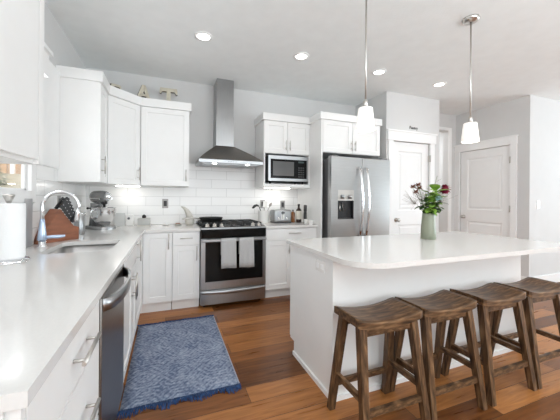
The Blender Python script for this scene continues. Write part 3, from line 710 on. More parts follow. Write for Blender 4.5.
# oven door: steel surround and black glass
gx0, gx1, gz0, gz1 = RX0 + 0.048, RX1 - 0.038, 0.298, 0.765
b = MB(); b.box(RX0, gx0, RF, -0.601, 0.212, 0.786); b.box(gx1, RX1, RF, -0.601, 0.212, 0.786); b.box(gx0, gx1, RF, -0.601, 0.212, gz0); b.box(gx0, gx1, RF, -0.601, gz1, 0.786)
od = b.build('oven_door', 'steel', t)
b = MB(); b.box(gx0, gx1, RF + 0.004, -0.61, gz0, gz1); b.build('oven_glass', 'bglass', od)
b = MB(); b.box(RX0 + 0.006, RX1 - 0.006, RF - 0.052, RF - 0.036, 0.755, 0.784, bev=0.005); b.box(RX0 + 0.02, RX0 + 0.05, RF - 0.037, RF + 0.001, 0.76, 0.78); b.box(RX1 - 0.05, RX1 - 0.02, RF - 0.037, RF + 0.001, 0.76, 0.78); b.build('handle', 'steel', od)
b = MB(); b.box(RX0, RX1, RF - 0.004, -0.601, 0.792, 0.893); b.build('control_band', 'bglass', t)
b = MB(); b.box(RX0, RX1, RF - 0.012, RF + 0.012, 0.893, 0.909); b.build('front_lip', 'steel', t)
b = MB(); b.prism([(RF + 0.012, 0.895), (-0.56, 0.895), (-0.56, 0.922), (RF + 0.012, 0.909)], RX0, RX1, 'X'); b.box(RX0, RX1, -0.56, -0.011, 0.895, 0.922); b.build('cooktop', 'black', t)
for x in (RX0 + 0.075, RX0 + 0.155, RX0 + 0.235, RX1 - 0.15, RX1 - 0.075):
    k = MB(); k.T = Matrix.Translation((x, -0.607, 0.9165)) @ Matrix.Rotation(0.15, 4, 'X')
    k.lathe([(0, 0), (0.027, 0), (0.027, 0.004), (0.021, 0.006), (0.019, 0.03), (0.012, 0.034), (0, 0.034)], n=18); k.box(-0.004, 0.004, -0.019, 0.019, 0.03, 0.042)
    k.build('knob', 'nickel', t)
for x0, x1 in ((RX0 + 0.02, RX0 + 0.255), (RX0 + 0.265, RX1 - 0.265), (RX1 - 0.255, RX1 - 0.02)):
    b = MB(); z0, z1 = 0.940, 0.953; y0, y1 = -0.545, -0.045
    for x in (x0, x1 - 0.012, (x0 + x1) / 2 - 0.006): b.box(x, x + 0.012, y0, y1, z0, z1)
    for y in (y0, y1 - 0.012, -0.30, -0.18, -0.42): b.box(x0, x1, y, y + 0.012, z0, z1)
    for x in (x0, x1 - 0.012):
        for y in (y0, y1 - 0.012): b.box(x, x + 0.012, y, y + 0.012, 0.922, z0)
    b.build('grate', 'iron', t)
for x, y in ((RX0 + 0.14, -0.42), (RX0 + 0.14, -0.16), (1.5955, -0.29), (RX1 - 0.14, -0.42), (RX1 - 0.14, -0.16)):
    MB().lathe([(0, 0), (0.045, 0), (0.045, 0.008), (0.03, 0.012), (0, 0.013)], (x, y, 0.922), 18).build('burner_cap', 'iron', t)
b = MB(); b.box(RX0, RX1, -0.05, -0.011, 0.922, 0.94); b.build('rear_vent', 'steel', t)

# towels hung over the oven handle
for i, (x0, x1, lab, zb) in enumerate(((1.43, 1.598, 'light grey dish towel hung at the left of the oven handle', 0.455), (1.637, 1.808, 'light grey dish towel hung at the right of the oven handle', 0.45))):
    b = MB(); nx = 14; yb = RF - 0.044
    prof = [(yb + 0.0135, 0.60), (yb + 0.0125, 0.68), (yb + 0.012, 0.76), (yb + 0.010, 0.788), (yb, 0.7915), (yb - 0.011, 0.788), (yb - 0.015, 0.76), (yb - 0.016, 0.68), (yb - 0.017, 0.60), (yb - 0.018, 0.52), (yb - 0.018, zb)]
    rows = []
    for y, z in prof:
        row = []
        for k in range(nx + 1):
            s = k / nx; hang = max(0, (0.81 - z) / 0.35)
            fold = 0.006 * math.sin(s * 9 + i * 2) * hang if y < yb else 0.001 * math.sin(s * 9) * hang
            row.append(b.v((x0 + (x1 - x0) * s + 0.008 * hang * (s - 0.2), y - abs(fold), z + 0.004 * math.sin(s * 5 + i) * hang)))
        rows.append(row)
    for A, B in zip(rows, rows[1:]):
        for k in range(nx): b.f([A[k], A[k + 1], B[k + 1], B[k]], True)
    o = b.build('dish_towel', 'towel'); sm = o.modifiers.new('t', 'SOLIDIFY'); sm.thickness = 0.003; sm.offset = 0
    tag(o, lab, 'towel', 'dish towels on the oven handle'); at_base(o, ((x0 + x1) / 2, yb, zb))

# ================================================================== ISLAND
t = thing('kitchen_island', 'white kitchen island base with overhanging worktop and bar stools in front', 'kitchen island', (2.74, -2.1, 0))
IX0, IX1, IY0, IY1 = 1.82, 3.66, -2.41, -1.77
b = MB(); b.prism([(IY0, 0), (IY1 - 0.07, 0), (IY1 - 0.07, 0.105), (IY1, 0.105), (IY1, ZT), (IY0, ZT)], IX0, IX1, 'X'); b.build('body', 'cab', t)
b = MB(); b.box(IX0 - 0.012, IX1 + 0.012, IY0 - 0.012, IY0, 0, 0.03); b.box(IX0 - 0.012, IX0, IY0, IY1 - 0.07, 0, 0.03); b.box(IX1, IX1 + 0.012, IY0, IY1 - 0.07, 0, 0.03); b.build('shoe_molding', 'trim', t)
for k in range(4): front(t, 'door', (IX1 - k * 0.46, IY1, 0.115), (-1, 0, 0), (0, 1, 0), 0.46, 0.755)
b = MB(); b.box(IX0 - 0.005, IX0, -2.315, -2.197, 0.765, 0.835, bev=0.002); pl = b.build('outlet_plate', 'ceramic', t)
b = MB()
for y in (-2.285, -2.227): b.box(IX0 - 0.0065, IX0 - 0.005, y - 0.018, y + 0.018, 0.783, 0.817)
b.build('receptacle', 'trim', pl)
r = 0.2; pts = [(1.79, -1.74), (1.79, -2.71 + r)]
for k in range(1, 12): a = PI + PI / 2 * k / 12; pts.append((1.79 + r + r * math.cos(a), -2.71 + r + r * math.sin(a)))
pts += [(1.79 + r, -2.71), (3.79 - r, -2.71)]
for k in range(1, 12): a = 1.5 * PI + PI / 2 * k / 12; pts.append((3.79 - r + r * math.cos(a), -2.71 + r + r * math.sin(a)))
pts += [(3.79, -2.71 + r), (3.79, -1.74)]
b = MB(); b.prism(pts, ZT, 0.906)
es = [e for e in b.bm.edges if abs(e.verts[0].co.z - e.verts[1].co.z) < 1e-5]
bmesh.ops.bevel(b.bm, geom=es, offset=0.003, segments=2, profile=0.5, affect='EDGES')
o = b.build('worktop', 'quartz'); tag(o, 'white quartz island worktop with rounded corners carrying the flower vase', 'countertop'); at_base(o, (2.79, -2.2, ZT))

# ================================================================== STOOLS
def stool(x, y, lab):
    t = thing('bar_stool', lab, 'stool', (0, 0, 0), 'saddle-seat bar stools at the island')
    b = MB(); W, D, nx, ny = 0.43, 0.24, 18, 8; zt, th = 0.602, 0.036
    def dip(u): return 0.030 * u * u
    up, dn = [], []
    for i in range(nx + 1):
        u = -1 + 2 * i / nx; ru, rd = [], []
        for j in range(ny + 1):
            v = -1 + 2 * j / ny
            ins = 0.006 * max(0, abs(u) - 0.9) * 10
            ru.append(b.v((u * W / 2, v * (D / 2 - ins), zt + dip(u) - 0.004 * max(0, abs(v) - 0.8) * 5)))
            rd.append(b.v((u * W / 2, v * (D / 2 - ins), zt - th + 0.8 * dip(u))))
        up.append(ru); dn.append(rd)
    for i in range(nx):
        for j in range(ny):
            b.f([up[i][j], up[i + 1][j], up[i + 1][j + 1], up[i][j + 1]], True); b.f([dn[i][j], dn[i][j + 1], dn[i + 1][j + 1], dn[i + 1][j]])
        for j in (0, ny): b.f([up[i][j], up[i + 1][j], dn[i + 1][j], dn[i][j]])
    for i in (0, nx):
        for j in range(ny): b.f([up[i][j], up[i][j + 1], dn[i][j + 1], dn[i][j]])
    b.build('seat', 'seatwood', t)
    TX, TY, FX, FY, ztop = 0.172, 0.078, 0.2035, 0.160, 0.578
    def at(sx, sy, z):
        k = 1 - z / ztop; return Vector((sx * (TX + (FX - TX) * k), sy * (TY + (FY - TY) * k), z))
    for sx, sy in ((-1, -1), (1, -1), (1, 1), (-1, 1)):
        q = MB(); q.beam(at(sx, sy, 0), at(sx, sy, ztop), 0.036, 0.036, w1=0.044, d1=0.04)
        for v in q.bm.verts:
            if v.co.z < 0.05: v.co.z = 0
        q.build('leg', 'legwood', t)
    for sy, z in ((-1, 0.165), (1, 0.165)):
        q = MB(); q.beam(at(-1, sy, z), at(1, sy, z), 0.034, 0.020, xdir=(0, 0, 1)); q.build('stretcher', 'railwood', t)
    for sx in (-1, 1):
        q = MB(); q.beam(at(sx, -1, 0.225), at(sx, 1, 0.225), 0.034, 0.020, xdir=(0, 0, 1)); q.build('stretcher', 'railwood', t)
    for sy in (-1, 1):
        q = MB(); q.beam(at(-1, sy, 0.548), at(1, sy, 0.548), 0.04, 0.018, xdir=(0, 0, 1)); q.build('apron', 'railwood', t)
    t.location = (x, y, 0); return t
s0 = stool(1.987, -2.615, 'weathered brown saddle stool nearest the viewer, first from the left')
for x, rz, lab in ((2.437, 0.0, 'weathered brown saddle stool second from the left at the island'), (2.925, 0.0, 'weathered brown saddle stool third from the left at the island'), (3.385, 0.0, 'weathered brown saddle stool farthest right, cut by the photo edge')):
    o = s0.copy(); C.objects.link(o); o.location = (x, -2.612, 0); o.rotation_euler.z = rz; o['label'] = lab
    for ch in s0.children:
        c = ch.copy(); C.objects.link(c); c.parent = o

# ================================================================== PENDANTS
for x, lab in ((2.168, 'left pendant lamp, its rod running out of the photo top'), (3.238, 'right pendant lamp with its ceiling canopy in view')):
    y = -2.265; t = thing('pendant_lamp', lab, 'pendant lamp', (x, y, 1.732), 'pendant lamps over the island')
    MB().lathe([(0, 0), (0.062, 0), (0.064, -0.008), (0.05, -0.028), (0.012, -0.034), (0, -0.034)], (x, y, ZC), 28).build('canopy', 'nickel', t)
    MB().tube([(x, y, ZC - 0.03), (x, y, 1.93)], 0.006, 10).build('rod', 'nickel', t)
    MB().lathe([(0, 0.062), (0.01, 0.062), (0.016, 0.055), (0.017, 0.004), (0, 0.004)], (x, y, 1.887), 20).build('socket_cap', 'nickel', t)
    MB().lathe([(0.015, 0.16), (0.046, 0.158), (0.049, 0.154), (0.066, 0.004), (0.064, 0.0), (0.061, 0.004), (0.045, 0.15), (0.015, 0.155)], (x, y, 1.733), 32).build('shade', 'glass_lamp', t)
    d = bpy.data.lights.new('pendant_bulb', 'POINT'); d.energy = 2.5; d.shadow_soft_size = 0.03; d.color = (1, 0.92, 0.82)
    o = bpy.data.objects.new('pendant_bulb', d); C.objects.link(o); o.parent = t; o.location = (0, 0, 0.03)

# ================================================================== RUG
t = thing('rug', 'blue patterned woven rug with navy fringe on the wood floor', 'rug', (0.965, -1.48, 0))
b = MB(); nx, ny = 12, 20; rows = []
for i in range(nx + 1):
    row = []
    for j in range(ny + 1):
        x = 0.612 + 0.708 * i / nx; y = -2.07 + 1.18 * j / ny
        row.append(b.v((x + 0.004 * math.sin(j * 0.9) * (i == nx), y + 0.004 * math.sin(i * 1.3) * (j in (0, ny)), 0.009 + 0.0015 * math.sin(i * 1.7 + j))))
    rows.append(row)
for i in range(nx):
    for j in range(ny): b.f([rows[i][j], rows[i + 1][j], rows[i + 1][j + 1], rows[i][j + 1]], True)
lo = {}
for ring in [[rows[i][0] for i in range(nx + 1)], [rows[nx][j] for j in range(ny + 1)], [rows[i][ny] for i in range(nx, -1, -1)], [rows[0][j] for j in range(ny, -1, -1)]]:
    ls = [b.v((v.co.x, v.co.y, 0.001)) for v in ring]
    for k in range(len(ring) - 1): b.f([ring[k], ls[k], ls[k + 1], ring[k + 1]])
b.build('weave', 'rug', t)
b = MB(); b.box(1.318, 1.324, -2.07, -0.89, 0.001, 0.011); b.build('selvedge', mat('selvedge_yarn', (0.42, 0.44, 0.52), 0.95), t)
for yb, sg, L0 in ((-2.068, -1, 0.045), (-0.892, 1, 0.028)):
    b = MB()
    for k in range(230):
        x = 0.606 + 0.722 * (k + random.random()) / 230; L = L0 * random.uniform(0.55, 1.15) * (1 + 0.35 * math.sin(x * 31)); dx = random.uniform(-0.014, 0.014)
        wd_ = 0.003; z = random.uniform(0.007, 0.012)
        b.tube([(x, yb - sg * 0.006, z), (x + dx * 0.4, yb + sg * L * 0.5, z + 0.002), (x + dx, yb + sg * L, 0.004)], [0.0028, 0.0028, 0.0018], 5)
    b.build('fringe', 'fringe', t)['kind'] = 'stuff'

# ================================================================== LEFT COUNTER
CT = 0.906
# paper towel holder and its roll
px_, py_ = 0.088, -2.035
t = thing('paper_towel_holder', 'round steel paper towel holder standing near the window', 'paper towel holder', (px_, py_, CT))
MB().lathe([(0, 0), (0.086, 0), (0.088, 0.006), (0.083, 0.016), (0.02, 0.018), (0, 0.018)], (px_, py_, CT), 40).build('base', 'chrome', t)
MB().lathe([(0, 0.018), (0.008, 0.018), (0.008, 0.31), (0.012, 0.314), (0.016, 0.325), (0.024, 0.345), (0.026, 0.352), (0.02, 0.356), (0, 0.357)], (px_, py_, CT), 24).build('rod', 'nickel', t)
b = MB(); b.lathe([(0.022, 0.019), (0.065, 0.019), (0.068, 0.03), (0.068, 0.30), (0.065, 0.308), (0.022, 0.308), (0.022, 0.019)], (px_, py_, CT), 48)
o = b.build('paper_towel_roll', 'paper'); tag(o, 'white paper towel roll on the steel holder', 'paper towels'); at_base(o, (px_, py_, CT + 0.019))
b = MB(); b.box(XL + 0.010, XL + 0.024, -1.575, -1.46, CT + 0.0005, CT + 0.33, bev=0.004)
o = b.build('serving_board', 'slate'); tag(o, 'grey upright board against the wall beside the paper towels', 'board'); at_base(o, (XL + 0.017, -1.51, CT))

# faucet
fx, fy = 0.062, -1.53
t = thing('kitchen_faucet', 'chrome gooseneck kitchen faucet arching over the sink', 'faucet', (fx, fy, CT))
MB().lathe([(0, 0), (0.027, 0), (0.027, 0.006), (0.022, 0.012), (0.021, 0.05), (0, 0.05)], (fx, fy, CT), 24).build('base', 'chrome', t)
MB().lathe([(0.024, 0.045), (0.028, 0.048), (0.024, 0.09), (0.016, 0.16), (0.013, 0.19), (0, 0.191)], (fx, fy, CT), 24).build('body_sleeve', 'blue_film', t)
b = MB(); R_ = 0.104; pts = [(fx, fy, CT + 0.15), (fx, fy, CT + 0.25)]
for k in range(17):
    a = PI - (PI + 0.25) * k / 16; pts.append((fx + R_ + R_ * math.cos(a), fy + 0.02 * k / 16, CT + 0.275 + R_ * math.sin(a)))
b.tube(pts, 0.0125, 14); b.build('spout', 'chrome', t)
e = Vector(pts[-1]); d_ = (Vector(pts[-1]) - Vector(pts[-2])).normalized()
b = MB(); b.tube([e - d_ * 0.01, e + d_ * 0.02, e + d_ * 0.07, e + d_ * 0.085], [0.0125, 0.016, 0.0165, 0.014], 16); b.build('spray_head', 'chrome', t)
b = MB(); b.tube([(fx, fy, CT + 0.062), (fx + 0.05, fy + 0.01, CT + 0.066), (fx + 0.085, fy + 0.018, CT + 0.064), (fx + 0.125, fy + 0.026, CT + 0.068)], [0.010, 0.011, 0.013, 0.008], 12); b.build('lever', 'blue_film', t)

# knife block; local x runs along the block, z up
KB = Matrix.Translation((-0.005, -1.415, CT)) @ Matrix.Rotation(math.atan2(0.235, 0.18), 4, 'Z')
prof = [(0.0, 0.0), (0.315, 0.0), (0.315, 0.098), (0.265, 0.11), (0.165, 0.25), (0.006, 0.035)]
b = MB(); b.T = KB; b.prism(prof, 0.0, 0.115, 'Y')
bmesh.ops.bevel(b.bm, geom=list(b.bm.edges), offset=0.004, segments=2, profile=0.5, affect='EDGES')
o = b.build('knife_block', 'block'); tag(o, 'reddish wood slanted knife block behind the faucet', 'knife block'); at_base(o, tuple((KB @ Vector((0.15, 0.057, 0)))))
face0, face1 = Vector((0.165, 0, 0.25)), Vector((0.265, 0, 0.11))
nrm = Vector((0.14, 0, 0.10)).normalized(); alongf = (face1 - face0).normalized()
def knife(u, yy, L, lab, r=(0.0085, 0.013)):
    p0 = face0 + (face1 - face0) * u + Vector((0, yy, 0))
    dirk = (nrm * 0.86 - alongf * 0.28).normalized()
    W = lambda p: KB @ p
    t = thing('kitchen_knife', lab, 'knife', tuple(W(p0)), 'knives in the wooden block')
    xd = KB.to_3x3() @ Vector((0, 1, 0))
    MB().beam(W(p0 + dirk * 0.0005), W(p0 + dirk * 0.016), r[0] * 1.3, r[1] * 1.5, xdir=xd).build('bolster', 'chrome', t)
    b = MB(); b.beam(W(p0 + dirk * 0.016), W(p0 + dirk * (0.02 + L)), r[0] * 2, r[1] * 1.9, xdir=xd, w1=r[0] * 2.1, d1=r[1] * 2.3)
    bmesh.ops.bevel(b.bm, geom=list(b.bm.edges), offset=0.003, segments=2, profile=0.5, affect='EDGES')
    h = b.build('handle', 'plastic_black', t)
    b = MB()
    for s in (0.3, 0.75):
        c = p0 + dirk * (0.02 + L * s); b.beam(W(c + Vector((0, -r[0] - 0.0006, 0))), W(c + Vector((0, r[0] + 0.0006, 0))), 0.006, 0.006, xdir=KB.to_3x3() @ Vector((1, 0, 0)))
    b.build('rivets', 'chrome', h)
names = ['topmost black-handled knife at the peak of the wooden block', 'second black-handled knife down the block slope', 'third black-handled knife down the block slope', 'fourth black-handled knife, mid-slope of the block', 'fifth black-handled knife, low on the block slope']
for k in range(5): knife(0.08 + 0.155 * k, 0.03, 0.10 - 0.006 * k, names[k])
names = ['rear black-handled knife behind the topmost one', 'rear black-handled knife near the block peak', 'rear black-handled knife at mid-slope', 'rear black-handled knife low on the slope']
for k in range(4): knife(0.12 + 0.155 * k, 0.082, 0.105, names[k])
names = ['steak knife low on the block face, front of its row', 'steak knife low on the block face, second in its row', 'steak knife low on the block face, third in its row', 'steak knife low on the block face, rear of its row']
for k in range(4): knife(0.90, 0.016 + 0.027 * k, 0.085, names[k], r=(0.007, 0.010))

# steel canister
cx_, cy_ = 0.10, -0.80
t = thing('steel_canister', 'slim steel canister between the knife block and the mixer', 'canister', (cx_, cy_, CT))
MB().lathe([(0, 0), (0.04, 0), (0.042, 0.005), (0.042, 0.17), (0.04, 0.172), (0, 0.172)], (cx_, cy_, CT), 28).build('body', 'steel', t)
MB().lathe([(0, 0), (0.044, 0), (0.044, 0.02), (0.04, 0.026), (0.01, 0.03), (0.012, 0.045), (0, 0.048)], (cx_, cy_, CT + 0.1722), 28).build('lid', 'chrome', t)

# stand mixer, built along local x then turned
t = thing('stand_mixer', 'silver grey stand mixer with steel bowl in the counter corner', 'mixer', (0, 0, 0))
gm = mat('mixer_enamel', (0.33, 0.33, 0.33), 0.22, 0.6, var=0.04)
b = MB(); pts = rrect(-0.16, 0.19, -0.105, 0.105, 0.09, 8); b.prism(pts, 0, 0.03); bmesh.ops.bevel(b.bm, geom=[e for e in b.bm.edges if abs(e.verts[0].co.z - e.verts[1].co.z) < 1e-5 and e.verts[0].co.z > 0.02], offset=0.008, segments=3, profile=0.5, affect='EDGES'); b.build('base', gm, t)
b = MB(); sec = [(0.030, 0.055, 0.062), (0.09, 0.05, 0.055), (0.16, 0.046, 0.05), (0.225, 0.055, 0.055), (0.25, 0.06, 0.058)]; rings = []
for z, rx, ry in sec: rings.append([b.v((-0.098 + (0.02 if z > 0.2 else 0) + rx * math.cos(2 * PI * k / 20), ry * math.sin(2 * PI * k / 20), z)) for k in range(20)])
for A, B in zip(rings, rings[1:]):
    for k in range(20): b.f([A[k], A[(k + 1) % 20], B[(k + 1) % 20], B[k]], True)
b.f(rings[0][::-1]); b.f(rings[-1]); b.build('column', gm, t)
b = MB(); rings = []; ns = 24
for i in range(ns + 1):
    s = i / ns; x = -0.17 + 0.335 * s
    k = min(1, (max(0, 1 - abs((s - 0.5) * 2) ** 3.2)) ** 0.42 + 0.0)
    if s > 0.9: k = max(k, 0.62)
    rz = 0.066 * k * (1.0 - 0.12 * s); ry = 0.06 * k * (1 - 0.1 * s)
    rings.append([b.v((x, ry * math.copysign(abs(math.cos(2 * PI * q / 20)) ** 0.8, math.cos(2 * PI * q / 20)), 0.312 + 0.004 * s + rz * math.copysign(abs(math.sin(2 * PI * q / 20)) ** 0.8, math.sin(2 * PI * q / 20)))) for q in range(20)])
for A, B in zip(rings, rings[1:]):
    for k in range(20): b.f([A[k], A[(k + 1) % 20], B[(k + 1) % 20], B[k]], True)
b.f(rings[0][::-1]); b.f(rings[-1])
bmesh.ops.remove_doubles(b.bm, verts=b.bm.verts, dist=1e-5); hd = b.build('motor_head', gm, t)
b = MB(); b.T = Matrix.Translation((0.163, 0, 0.316)) @ Matrix.Rotation(PI / 2, 4, 'Y'); b.lathe([(0, 0), (0.03, 0), (0.03, 0.012), (0.02, 0.018), (0, 0.018)], n=20); b.build('hub_cap', 'chrome', hd)
b = MB(); b.box(-0.1, 0.12, -0.0605, -0.056, 0.292, 0.303); b.box(-0.1, 0.12, 0.056, 0.0605, 0.292, 0.303); b.build('trim_band', 'chrome', hd)
b = MB(); b.lathe([(0, 0.215), (0.012, 0.215), (0.014, 0.24), (0.03, 0.245), (0.034, 0.262), (0, 0.262)], (0.085, 0, 0), 20); b.build('beater_shaft', 'plastic_black', t)
b = MB(); b.tube([(0.085, 0.0, 0.235), (0.085, 0.045, 0.19), (0.085, 0.04, 0.12), (0.085, 0, 0.075), (0.085, -0.04, 0.12), (0.085, -0.045, 0.19), (0.085, 0.0, 0.235)], 0.006, 8); b.build('beater', 'nickel', t)
b = MB(); b.lathe([(0, 0.036), (0.05, 0.036), (0.055, 0.05), (0.075, 0.07), (0.1, 0.12), (0.109, 0.17), (0.11, 0.205), (0.114, 0.209), (0.114, 0.212), (0.108, 0.211), (0.106, 0.17), (0.097, 0.12), (0.07, 0.072), (0.05, 0.056), (0, 0.054)], (0.085, 0, 0), 36); bw = b.build('bowl', 'chrome', t)
b = MB(); b.tube([(0.13, -0.095, 0.19), (0.14, -0.14, 0.19), (0.14, -0.15, 0.17), (0.135, -0.14, 0.12), (0.12, -0.085, 0.11)], 0.008, 8); b.build('bowl_handle', 'chrome', bw)
b = MB(); b.tube([(-0.09, -0.05, 0.2), (-0.09, -0.075, 0.2)], 0.007, 8); b.ball((-0.09, -0.08, 0.2), 0.012); b.build('speed_lever', 'plastic_black', t)
t.location = (0.175, -0.335, CT); t.rotation_euler.z = -0.95; t.scale = (1.04, 1.04, 1.1)

# outlets and switches
def outlet(loc, u, n, lab, m, m2, w=0.072, h=0.118, sw=False):
    t = thing('wall_outlet' if not sw else 'light_switch', lab, 'outlet' if not sw else 'switch', loc)
    b = MB(); b.T = frame_T(loc, u, n); b.box(-w / 2, w / 2, -0.006, 0, -h / 2, h / 2, bev=0.002); pl = b.build('cover_plate', m, t)
    b = MB(); b.T = frame_T(loc, u, n)
    if sw: b.box(-0.017, 0.017, -0.009, -0.0055, -0.034, 0.034)
    else: b.box(-0.019, 0.019, -0.0085, -0.0055, -0.034, 0.034)
    b.build('receptacle' if not sw else 'rocker', m2, t)
YT = -0.0082
outlet((0.835, YT, 1.172), (1, 0, 0), (0, -1, 0), 'steel outlet plate with black socket left of the range', 'plate', 'plastic_black')
outlet((2.145, YT, 1.165), (1, 0, 0), (0, -1, 0), 'steel outlet plate behind the utensil crock', 'plate', 'plastic_black')
outlet((2.455, YT, 1.155), (1, 0, 0), (0, -1, 0), 'steel outlet plate behind the toaster', 'plate', 'plastic_black')
outlet((XL + 0.0082, -0.90, 1.20), (0, 1, 0), (1, 0, 0), 'steel outlet plate on the left wall above the knife block', 'plate', 'plastic_black')
outlet((5.95, RY - 0.0002, 1.18), (1, 0, 0), (0, -1, 0), 'white light switch on the bright wall at the far right', 'ceramic', 'ceramic', sw=True)

# back counter, left of the range
b = MB(); b.T = Matrix.Translation((0.33, -0.115, CT + 0.0005)) @ Matrix.Rotation(-0.12, 4, 'X'); b.box(-0.06, 0.06, -0.006, 0.006, 0, 0.155, bev=0.002)
o = b.build('trivet', 'slate'); o.data.materials[0] = mat('pale_grey_tile', (0.55, 0.56, 0.55), 0.3); tag(o, 'pale grey square trivet leaning on the backsplash beside the mixer', 'trivet'); at_base(o, (0.33, -0.115, CT))
t = thing('kitchen_timer', 'small white square timer with dark dial beside the grey trivet', 'timer', (0.44, -0.10, CT))
b = MB(); b.box(0.395, 0.485, -0.115, -0.07, CT, CT + 0.135, bev=0.006); b.build('body', 'ceramic', t)
b = MB(); b.T = Matrix.Translation((0.43, -0.1155, CT + 0.09)) @ Matrix.Rotation(PI / 2, 4, 'X'); b.lathe([(0, 0), (0.015, 0), (0.013, 0.012), (0, 0.012)], n=14); b.build('dial', 'grey_side', t)
t = thing('butter_dish', 'grey lidded butter dish with dark knob on the back counter', 'dish', (0.60, -0.15, CT))
b = MB(); b.box(0.525, 0.675, -0.20, -0.10, CT, CT + 0.012, bev=0.004); b.build('tray', 'cream', t)
b = MB(); b.box(0.532, 0.668, -0.195, -0.105, CT + 0.0122, CT + 0.095, bev=0.006); b.build('lid', mat('grey_stoneware', (0.50, 0.50, 0.48), 0.4, var=0.1), t)
b = MB(); b.lathe([(0, 0), (0.018, 0), (0.024, 0.012), (0.02, 0.028), (0.008, 0.04), (0, 0.041)], (0.60, -0.15, CT + 0.0952), 16); b.build('knob', 'plastic_black', t)
def dish(name, lab, cat, c, r, h, m):
    b = MB(); b.lathe([(0, 0), (r * 0.55, 0), (r * 0.6, 0.004), (r * 0.9, h * 0.7), (r, h), (r * 0.97, h + 0.001), (r * 0.85, h * 0.7), (r * 0.55, 0.009), (0, 0.008)], (c[0], c[1], CT), 28)
    o = b.build(name, m); tag(o, lab, cat); at_base(o, (c[0], c[1], CT)); return o
dish('small_plate', 'small shallow white plate left of the spoon rest', 'plate', (0.845, -0.19), 0.055, 0.016, 'ceramic')
dish('small_dish', 'small tan dish holding a brown soap bar beside the pitcher', 'dish', (0.985, -0.19), 0.06, 0.02, 'cream')
b = MB(); b.box(0.955, 1.015, -0.212, -0.17, CT + 0.0095, CT + 0.028, bev=0.008); o = b.build('soap_bar', 'block'); tag(o, 'brown bar lying in the small tan dish', 'soap'); at_base(o, (0.985, -0.19, CT + 0.0095))
t = thing('pitcher', 'cream ceramic bird-shaped pitcher with raised spout beside the frying pan', 'pitcher', (1.125, -0.2, CT))
b = MB(); b.lathe([(0, 0), (0.04, 0), (0.054, 0.02), (0.058, 0.05), (0.05, 0.085), (0.036, 0.115), (0.02, 0.14), (0, 0.148)], (1.125, -0.2, CT), 28); bd = b.build('body', 'cream', t)
b = MB(); b.tube([(1.125, -0.2, CT + 0.08), (1.11, -0.2, CT + 0.14), (1.085, -0.2, CT + 0.185), (1.055, -0.2, CT + 0.215), (1.02, -0.2, CT + 0.232)], [0.045, 0.036, 0.026, 0.016, 0.005], 14); b.build('spout', 'cream', bd)

# frying pan on the back-left burner
pc = (1.375, -0.30); pz = 0.9535
t = thing('frying_pan', 'black frying pan with steel handle on the left burners', 'pan', (pc[0], pc[1], pz))
b = MB(); b.lathe([(0, 0), (0.115, 0), (0.125, 0.006), (0.143, 0.05), (0.146, 0.051), (0.141, 0.046), (0.121, 0.008), (0, 0.006)], (pc[0], pc[1], pz), 36); b.build('pan_body', 'iron', t)
b = MB(); b.tube([(pc[0] - 0.135, pc[1], pz + 0.036), (pc[0] - 0.19, pc[1] - 0.01, pz + 0.045), (pc[0] - 0.30, pc[1] - 0.03, pz + 0.048), (pc[0] - 0.345, pc[1] - 0.04, pz + 0.04)], [0.007, 0.008, 0.010, 0.009], 10); b.build('handle', 'nickel', t)

# back counter, right of the range
uc = (2.095, -0.20)
o = MB().lathe([(0, 0), (0.062, 0), (0.067, 0.006), (0.07, 0.165), (0.072, 0.172), (0.067, 0.172), (0.064, 0.165), (0.06, 0.012), (0, 0.01)], (uc[0], uc[1], CT), 32).build('utensil_crock', 'ceramic'); tag(o, 'white utensil crock right of the range', 'crock'); at_base(o, (uc[0], uc[1], CT))
def utensil(name, lab, cat, base, tip, head, m, mh):
    t = thing(name, lab, cat, (uc[0] + base[0], uc[1] + base[1], CT + 0.0135), 'utensils in the white crock')
    p0 = Vector((uc[0] + base[0], uc[1] + base[1], CT + 0.0135)); p1 = Vector((uc[0] + tip[0], uc[1] + tip[1], CT + tip[2]))
    MB().tube([p0, p0 * 0.5 + p1 * 0.5, p1], [0.005, 0.006, 0.005], 8).build('handle', m, t)
    b = MB(); dd_ = (p1 - p0).normalized()
    if head == 'ladle': b.tube([p1, p1 + Vector((-0.03, 0, 0.012)), p1 + Vector((-0.06, 0, 0.0)), p1 + Vector((-0.09, 0, -0.028))], [0.008, 0.016, 0.02, 0.012], 10)
    elif head == 'spatula': b.beam(p1, p1 + dd_ * 0.085, 0.052, 0.008, w1=0.06)
    else: b.tube([p1, p1 + dd_ * 0.02, p1 + dd_ * 0.05, p1 + dd_ * 0.065], [0.006, 0.018, 0.016, 0.004], 10)
    b.build('head', mh, t)
utensil('ladle', 'black ladle leaning out left of the white crock', 'ladle', (0.02, -0.02), (-0.075, -0.03, 0.235), 'ladle', 'plastic_black', 'plastic_black')
utensil('spatula', 'grey flat spatula standing tall in the white crock', 'spatula', (0.0, 0.02), (0.022, 0.012, 0.215), 'spatula', 'nickel', 'nickel')
utensil('serving_spoon', 'grey spoon leaning out right of the white crock', 'spoon', (-0.02, -0.01), (0.085, -0.01, 0.225), 'spoon', 'twig', 'twig')
t = thing('toaster', 'brushed steel two-slot toaster on the counter right of the range', 'toaster', (2.355, -0.19, CT))
b = MB(); b.box(2.222, 2.488, -0.285, -0.095, CT + 0.012, CT + 0.185, bev=0.028, seg=4); tb = b.build('body', 'steel', t)
b = MB(); b.box(2.23, 2.48, -0.275, -0.105, CT, CT + 0.016); b.build('base', 'plastic_black', t)
for y in (-0.225, -0.155): MB().box(2.265, 2.445, y - 0.014, y + 0.014, CT + 0.183, CT + 0.1858).build('slot', 'black', tb)
MB().box(2.345, 2.353, -0.287, -0.284, CT + 0.06, CT + 0.165).build('lever_track', 'black', tb)
